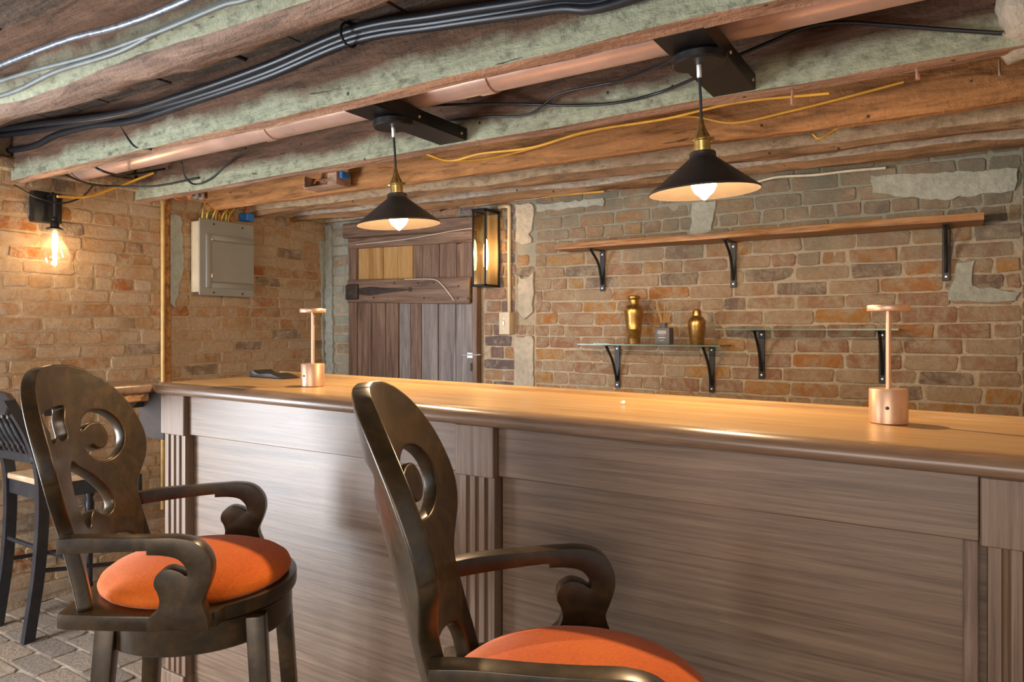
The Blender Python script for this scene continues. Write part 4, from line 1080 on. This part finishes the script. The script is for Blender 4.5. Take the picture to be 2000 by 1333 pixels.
mb.prism([(p.x, p.z) for p in pr], Matrix(((1, 0, 0, -0.075), (0, 0, 1, -0.03), (0, 1, 0, 0.0), (0, 0, 0, 1))), 0.08, 0.002); mb.build('bag_body', BLACK_WOOD, t)

# ------------------------------------------------------------------ bar stools with scroll backs
def poly_sd(px, pz, poly):
    """signed distance (positive inside) of grid points to a closed polygon"""
    poly = np.array([(p[0], p[1]) for p in poly]); q = np.roll(poly, -1, 0)
    best = np.full(px.shape, 1e9); ins = np.zeros(px.shape, bool)
    for (ax, az), (bx, bz) in zip(poly, q):
        ex, ez = bx - ax, bz - az
        L = ex * ex + ez * ez + 1e-12
        tt = np.clip(((px - ax) * ex + (pz - az) * ez) / L, 0, 1)
        best = np.minimum(best, (px - ax - tt * ex) ** 2 + (pz - az - tt * ez) ** 2)
        if abs(ez) > 1e-12:
            cond = ((az > pz) != (bz > pz)) & (px < (bx - ax) * (pz - az) / ez + ax)
            ins ^= cond
    d = np.sqrt(best)
    return np.where(ins, d, -d)

def smooth2(pts, n=5): return [(p.x, p.y) for p in catmull([(a, b, 0) for a, b in pts], n, True)]

def stool_back():
    half = [(0.0, 1.157), (0.065, 1.152), (0.123, 1.134), (0.171, 1.102), (0.206, 1.058), (0.225, 1.008), (0.230, 0.965), (0.220, 0.925), (0.200, 0.893), (0.182, 0.868), (0.173, 0.848), (0.171, 0.828), (0.171, 0.800), (0.172, 0.770), (0.175, 0.730), (0.180, 0.684)]
    curve = [(p.x, p.y) for p in catmull([(a, b, 0) for a, b in half], 5)]
    inner = [(0.142, 0.684), (0.138, 0.730), (0.118, 0.754), (0.07, 0.766), (0.0, 0.770)]
    icurve = [(p.x, p.y) for p in catmull([(a, b, 0) for a, b in inner], 5)]
    right = curve + icurve
    outline = right + [(-a, b) for a, b in right[::-1]]
    outline = [p for i, p in enumerate(outline) if i == 0 or p != outline[i - 1]]
    st_ = 0.0042
    xs = np.arange(-0.240, 0.2401, st_); zs = np.arange(0.684 - st_ * 1.0, 1.166, st_)
    X, Z = np.meshgrid(xs, zs)
    tong = smooth2([(0.030, 1.002), (0.052, 1.007), (0.076, 1.016), (0.100, 1.018), (0.118, 1.010), (0.124, 0.988), (0.100, 0.978), (0.078, 0.970), (0.058, 0.968), (0.030, 0.968)])
    fan = smooth2([(-0.158, 1.056), (-0.10, 1.064), (-0.045, 1.066), (0.000, 1.064), (-0.014, 1.036), (-0.018, 1.002), (-0.050, 0.996), (-0.072, 1.006), (-0.100, 0.998), (-0.128, 1.002), (-0.118, 1.024)])
    comma = smooth2([(-0.030, 0.948), (-0.008, 0.934), (0.028, 0.914), (0.056, 0.893), (0.080, 0.866), (0.090, 0.840), (0.080, 0.820), (0.055, 0.813), (0.032, 0.822), (0.012, 0.836), (-0.008, 0.828), (-0.026, 0.809), (-0.044, 0.811), (-0.058, 0.840), (-0.062, 0.885), (-0.052, 0.925)])
    def field(X, Z):
        Fd = poly_sd(X, Z, outline)
        hole = -(np.sqrt(((X - 0.106) / 0.067) ** 2 + ((Z - 0.986) / 0.058) ** 2) - 1) * 0.057
        ball = 0.030 - np.hypot(X - 0.098, Z - 0.986)
        h1 = np.minimum(hole, -np.maximum(ball, poly_sd(X, Z, tong)))
        return np.minimum(Fd, -np.maximum(np.maximum(h1, poly_sd(X, Z, fan)), poly_sd(X, Z, comma)))
    RND = 0.0032
    Fd = field(X, Z) - RND
    zk = np.array([0.66, 0.70, 0.80, 0.87, 0.93, 0.985, 1.05, 1.10, 1.16]); fk = np.array([-0.190, -0.196, -0.220, -0.239, -0.254, -0.268, -0.285, -0.296, -0.308])
    def f0(z):
        return float(np.interp(z, zk, fk))
    def fs_(z):
        return (f0(z - 0.03) + f0(z - 0.015) + f0(z) + f0(z + 0.015) + f0(z + 0.03)) / 5
    def surf(a, z): return Vector((fs_(z) + 1.25 * a * a, a, z))
    keys, pts2, faces, dist = {}, [], [], []
    def vid(k, a, z, d=0.0):
        if k not in keys:
            keys[k] = len(pts2); pts2.append((a, z)); dist.append(d)
        return keys[k]
    nz_, nx_ = X.shape
    for j in range(nz_ - 1):
        for i in range(nx_ - 1):
            cs = [(i, j), (i + 1, j), (i + 1, j + 1), (i, j + 1)]
            vals = [Fd[b, a] for a, b in cs]
            if max(vals) <= 0: continue
            poly = []
            for k in range(4):
                (a, b), (c_, d) = cs[k], cs[(k + 1) % 4]
                v0, v1 = vals[k], vals[(k + 1) % 4]
                if v0 > 0: poly.append(vid((a, b), xs[a], zs[b], v0))
                if (v0 > 0) != (v1 > 0):
                    s_ = min(0.995, max(0.005, v0 / (v0 - v1)))
                    kk = ('e',) + tuple(sorted([(a, b), (c_, d)]))
                    poly.append(vid(kk, xs[a] + (xs[c_] - xs[a]) * s_, zs[b] + (zs[d] - zs[b]) * s_))
            if len(poly) >= 3: faces.append(poly)
    from collections import Counter
    ec = Counter()
    for f in faces:
        for k in range(len(f)): ec[frozenset((f[k], f[(k + 1) % len(f)]))] += 1
    bnd = set()
    for e, c_ in ec.items():
        if c_ == 1: bnd |= set(e)
    T = 0.0135
    arr = np.array(pts2); e = 0.0004
    gx = (field(arr[:, 0] + e, arr[:, 1]) - field(arr[:, 0] - e, arr[:, 1])); gz = (field(arr[:, 0], arr[:, 1] + e) - field(arr[:, 0], arr[:, 1] - e))
    gl = np.hypot(gx, gz) + 1e-9
    N = len(pts2)
    def nrm(a, z):
        p = surf(a, z); n_ = (surf(a, z + 0.002) - p).cross(surf(a + 0.002, z) - p).normalized()
        return p, (-n_ if n_.x < 0 else n_)
    V = []
    for a, z in pts2:
        p, n_ = nrm(a, z); V.append(p + n_ * T)
    for a, z in pts2:
        p, n_ = nrm(a, z); V.append(p - n_ * T)
    rings = {}
    for i in bnd:
        a, z = pts2[i]; ox, oz = -gx[i] / gl[i], -gz[i] / gl[i]
        p0, n0 = nrm(a + ox * RND * 0.7, z + oz * RND * 0.7); p1, n1 = nrm(a + ox * RND, z + oz * RND)
        b0 = len(V)
        V += [p0 + n0 * (T - RND * 0.3), p1 + n1 * (T - RND), p1 - n1 * (T - RND), p0 - n0 * (T - RND * 0.3)]
        rings[i] = [i, b0, b0 + 1, b0 + 2, b0 + 3, i + N]
    mb = MB(); fs = []
    for f in faces:
        fs.append(list(f)); fs.append([i + N for i in f[::-1]])
        for k in range(len(f)):
            a, b = f[k], f[(k + 1) % len(f)]
            if ec[frozenset((a, b))] == 1:
                for A_, B_, C_, D_ in zip(rings[a], rings[b], rings[b][1:], rings[a][1:]): fs.append([B_, A_, D_, C_])
    mb.add(V, fs)
    return mb

def arm_profile():
    # (forward, height) outline of a scroll arm
    top_ = [(-0.195, 0.835), (-0.14, 0.840), (-0.06, 0.841), (-0.01, 0.842), (0.035, 0.842), (0.072, 0.832), (0.095, 0.806), (0.100, 0.775), (0.092, 0.745), (0.083, 0.722), (0.086, 0.705)]
    foot = [(0.092, 0.690), (0.094, 0.668), (-0.020, 0.668), (-0.020, 0.688)]
    inner = [(-0.002, 0.704), (0.004, 0.720), (0.001, 0.738), (-0.006, 0.752), (-0.004, 0.768), (0.006, 0.779), (0.022, 0.784), (0.042, 0.778), (0.054, 0.770), (0.056, 0.776), (0.050, 0.790), (0.036, 0.803), (0.010, 0.809), (-0.020, 0.810)]
    notch = [(-0.020, 0.818), (-0.06, 0.816), (-0.14, 0.811), (-0.195, 0.806)]
    sm = lambda pts: [(p.x, p.y) for p in catmull([(a, b, 0) for a, b in pts], 4)]
    return sm(top_) + foot + sm(inner) + sm(notch)

stool = thing('bar_stool', (-1.427, 0.942, 0), math.radians(40.4), 'dark bronzed scroll-back bar stool with orange round seat, nearer the left wall', 'bar stool', 'orange scroll-back bar stools')
stool_back().build('backrest', STOOL, stool, 70)
MA = lambda y: Matrix(((1, 0, 0, 0), (0, 0, 1, y), (0, 1, 0, 0), (0, 0, 0, 1)))
prof = arm_profile()
for s_ in (-1, 1):
    mb = MB(); bm_ = bmesh.new()
    tmp = MB(); tmp.prism(prof, MA(-0.017), 0.034, 0.003, 0, 2)
    # the arms bow outwards from the back to the scroll
    def bow(p):
        t = (p[0] + 0.195) / 0.30
        return (p[0], s_ * (0.189 + 0.050 * math.sin(min(1, max(0, t)) * PI / 2)) + p[1], p[2])
    mb.add([bow(p) for p in tmp.v], tmp.f); bm_.free()
    mb.build('armrest', STOOL, stool, 40)
# seat frame: round front, squared rear corners
fr = [(0.212 * math.cos(a), 0.212 * math.sin(a)) for a in np.linspace(-1.05, 1.05, 19)]
fr = fr + [(0.098, 0.214), (0.05, 0.2205), (-0.02, 0.2215), (-0.10, 0.208), (-0.185, 0.190), (-0.204, 0.182), (-0.204, 0.10), (-0.204, -0.10), (-0.204, -0.182), (-0.185, -0.190), (-0.10, -0.208), (-0.02, -0.2215), (0.05, -0.2205), (0.098, -0.214)]
mb = MB(); mb.prism(fr, Matrix.Translation((0, 0, 0.656)), 0.030, 0.004, 0, 2); mb.build('seat_frame', STOOL, stool, 40)
mb = MB(); mb.lathe([(0.0, 0.686), (0.188, 0.686), (0.194, 0.692), (0.196, 0.701), (0.191, 0.712), (0.176, 0.723), (0.148, 0.734), (0.10, 0.741), (0.05, 0.745), (0, 0.746)], (0.004, 0, 0), 56); mb.build('seat_cushion', VELVET, stool, 60)
mb = MB(); mb.lathe([(0.155, 0.652), (0.186, 0.652), (0.190, 0.648), (0.190, 0.594), (0.186, 0.590), (0.160, 0.590), (0.155, 0.60), (0.155, 0.652)], (0.012, 0, 0), 56); mb.build('apron_ring', STOOL, stool, 40)
mb = MB(); mb.lathe([(0, 0.656), (0.12, 0.656), (0.12, 0.61), (0, 0.61)], (0.012, 0, 0), 32); mb.build('swivel_plate', BLACK_METAL, stool)
for sx in (-1, 1):
    for sy in (-1, 1):
        cx, cy_ = 0.012 + sx * 0.143, sy * 0.132
        ex, ey = 0.012 + sx * 0.185, sy * 0.170
        w1, w2 = 0.019, 0.015
        ang = math.atan2(sy, sx)
        mb = MB()
        rot = Matrix.Rotation(ang + PI / 4, 3, 'Z')
        def corners(x_, y_, z_, w_): return [Vector((x_, y_, z_)) + rot @ Vector((a * w_, b * w_, 0)) for a, b in ((-1, -1), (1, -1), (1, 1), (-1, 1))]
        mb.hexa(corners(ex, ey, 0.0, w2), corners(cx, cy_, 0.646, w1), 0.003, 0, 2)
        mb.build('leg', STOOL, stool)
def lp(sx, sy, z):
    k = z / 0.646
    return Vector((0.012 + sx * (0.185 + (0.143 - 0.185) * k), sy * (0.170 + (0.132 - 0.170) * k), z))
for a, b in (((-1, -1), (1, -1)), ((1, -1), (1, 1)), ((1, 1), (-1, 1)), ((-1, 1), (-1, -1))):
    mb = MB(); mb.tube([lp(*a, 0.25), lp(*b, 0.25)], 0.011, 10); mb.build('foot_rail', STOOL, stool)
dup(stool, (-0.4766, 0.922, 0), math.radians(33.9), 'dark bronzed scroll-back bar stool with orange round seat, the larger one nearest the viewer')

# ------------------------------------------------------------------ black spindle chair by the left wall
ch = thing('spindle_chair', (-3.225, 1.475, 0), 0, 'tall black spindle-back chair with a pale worn seat beside the left brick wall', 'chair')
ZS = 0.635
def square_tube(pts, w_, d_):
    pts = catmull(pts, 6); mb = MB(); vs_, fs = [], []
    for p in pts:
        vs_ += [(p.x - w_, p.y - d_, p.z), (p.x + w_, p.y - d_, p.z), (p.x + w_, p.y + d_, p.z), (p.x - w_, p.y + d_, p.z)]
    for i in range(len(pts) - 1):
        for k in range(4): fs.append((i * 4 + k, i * 4 + (k + 1) % 4, i * 4 + 4 + (k + 1) % 4, i * 4 + 4 + k))
    fs += [(3, 2, 1, 0), tuple(len(pts) * 4 - 4 + k for k in range(4))]
    mb.add(vs_, fs); return mb
BYT = -0.235
for sx in (-1, 1):
    square_tube([(sx * 0.135, -0.165, 0), (sx * 0.137, -0.125, 0.30), (sx * 0.14, -0.115, 0.60), (sx * 0.14, -0.15, 0.78), (sx * 0.142, BYT, 0.96)], 0.015, 0.020).build('rear_leg', BLACK_WOOD, ch, 30)
    mb = MB(); mb.lathe([(0, 0), (0.012, 0), (0.016, 0.03), (0.013, 0.06), (0.015, 0.2), (0.020, 0.235), (0.013, 0.25), (0.020, 0.265), (0.014, 0.30), (0.018, 0.38), (0.021, 0.42), (0.014, 0.445), (0.022, 0.465), (0.012, 0.49), (0.021, 0.51), (0.019, 0.60), (0, 0.60)], (sx * 0.20, 0.235, 0), 16); mb.build('front_leg', BLACK_WOOD, ch, 60)
mb = MB(); mb.hexa([(-0.15, -0.13, ZS - 0.025), (0.15, -0.13, ZS - 0.025), (0.225, 0.265, ZS - 0.025), (-0.225, 0.265, ZS - 0.025)], [(-0.15, -0.13, ZS), (0.15, -0.13, ZS), (0.225, 0.265, ZS), (-0.225, 0.265, ZS)], 0.006, 0, 2); mb.build('seat', SEAT_TOP, ch)
for (p0, p1) in (((-0.14, -0.115), (0.14, -0.115)), ((-0.20, 0.235), (0.20, 0.235)), ((0.14, -0.115), (0.20, 0.235)), ((-0.14, -0.115), (-0.20, 0.235))):
    d_ = Vector((p1[0] - p0[0], p1[1] - p0[1], 0)).normalized(); nn = Vector((-d_.y, d_.x, 0)) * 0.009
    A_, B_ = Vector((*p0, ZS - 0.085)), Vector((*p1, ZS - 0.085)); up = Vector((0, 0, 0.06))
    mb = MB(); mb.hexa([A_ - nn, B_ - nn, B_ + nn, A_ + nn], [A_ - nn + up, B_ - nn + up, B_ + nn + up, A_ + nn + up], 0.002); mb.build('seat_rail', BLACK_WOOD, ch)
mb = MB(); pts = [(-0.15, BYT, 0.925), (0, BYT - 0.012, 0.935), (0.15, BYT, 0.925)]
mb.prism([(-0.152, 0.905), (0.152, 0.905), (0.152, 0.962), (0.09, 0.982), (0.0, 0.988), (-0.09, 0.982), (-0.152, 0.962)], Matrix(((1, 0, 0, 0), (0, 0.35, 1, BYT - 0.335), (0, 1, 0, 0), (0, 0, 0, 1))), 0.022, 0.003); mb.build('top_rail', BLACK_WOOD, ch)
mb = MB(); mb.box((-0.135, -0.155, 0.70), (0.135, -0.135, 0.735), 0.004); mb.build('lower_rail', BLACK_WOOD, ch)
for k in range(5):
    x_ = -0.10 + k * 0.05
    a, b = Vector((x_, -0.145, 0.733)), Vector((x_, BYT + 0.008, 0.915))
    pr = [(0.006, 0), (0.009, 0.06), (0.006, 0.1), (0.011, 0.14), (0.006, 0.19), (0.010, 0.35), (0.012, 0.5), (0.010, 0.7), (0.006, 0.82), (0.011, 0.86), (0.006, 0.9), (0.008, 1.0)]
    mb = MB(); mb.tube([a.lerp(b, t_) for _, t_ in pr], [r_ for r_, _ in pr], 10); mb.build('spindle', BLACK_WOOD, ch, 60)
for (a, b) in (((-0.137, -0.13, 0.27), (-0.20, 0.235, 0.22)), ((0.137, -0.13, 0.27), (0.20, 0.235, 0.22)), ((-0.165, 0.05, 0.245), (0.165, 0.05, 0.245)), ((-0.137, -0.125, 0.36), (0.137, -0.125, 0.36))):
    mb = MB(); mb.tube([a, b], 0.009, 8); mb.build('stretcher', BLACK_WOOD, ch)

# ------------------------------------------------------------------ backless stools with wooden tops and turned legs
def wood_stool(loc, rz, label):
    t = thing('wood_top_stool', loc, rz, label, 'stool')
    zt = 0.67; h = 0.175
    mb = MB(); mb.box((-h, -h, zt - 0.028), (h, h, zt), 0.006, 0, None, 2); mb.build('stool_top', SEAT_TOP, t)
    mb = MB(); mb.box((-h + 0.025, -h + 0.025, zt - 0.085), (h - 0.025, h - 0.025, zt - 0.028), 0.003); mb.build('apron', BLACK_WOOD, t)
    for sx in (-1, 1):
        for sy in (-1, 1):
            pr = [(0, 0), (0.012, 0), (0.017, 0.03), (0.013, 0.06), (0.016, 0.2), (0.022, 0.235), (0.014, 0.25), (0.022, 0.265), (0.015, 0.30), (0.021, 0.42), (0.024, 0.47), (0.016, 0.50), (0.025, 0.52), (0.014, 0.545), (0.024, 0.565), (0.022, 0.62), (0, 0.62)]
            mb = MB(); mb.lathe(pr, (sx * (h - 0.03), sy * (h - 0.03), 0), 16); mb.build('turned_leg', BLACK_WOOD, t, 60)
    for (a, b) in (((-1, -1), (1, -1)), ((1, 1), (-1, 1)), ((-1, -1), (-1, 1)), ((1, -1), (1, 1))):
        mb = MB(); mb.tube([(a[0] * (h - 0.03), a[1] * (h - 0.03), 0.22), (b[0] * (h - 0.03), b[1] * (h - 0.03), 0.22)], 0.009, 8); mb.build('stretcher', BLACK_WOOD, t)
    return t
wood_stool((-2.86, 2.02, 0), 0.0, 'black stool with a wooden top and turned legs, half hidden by the bar end')
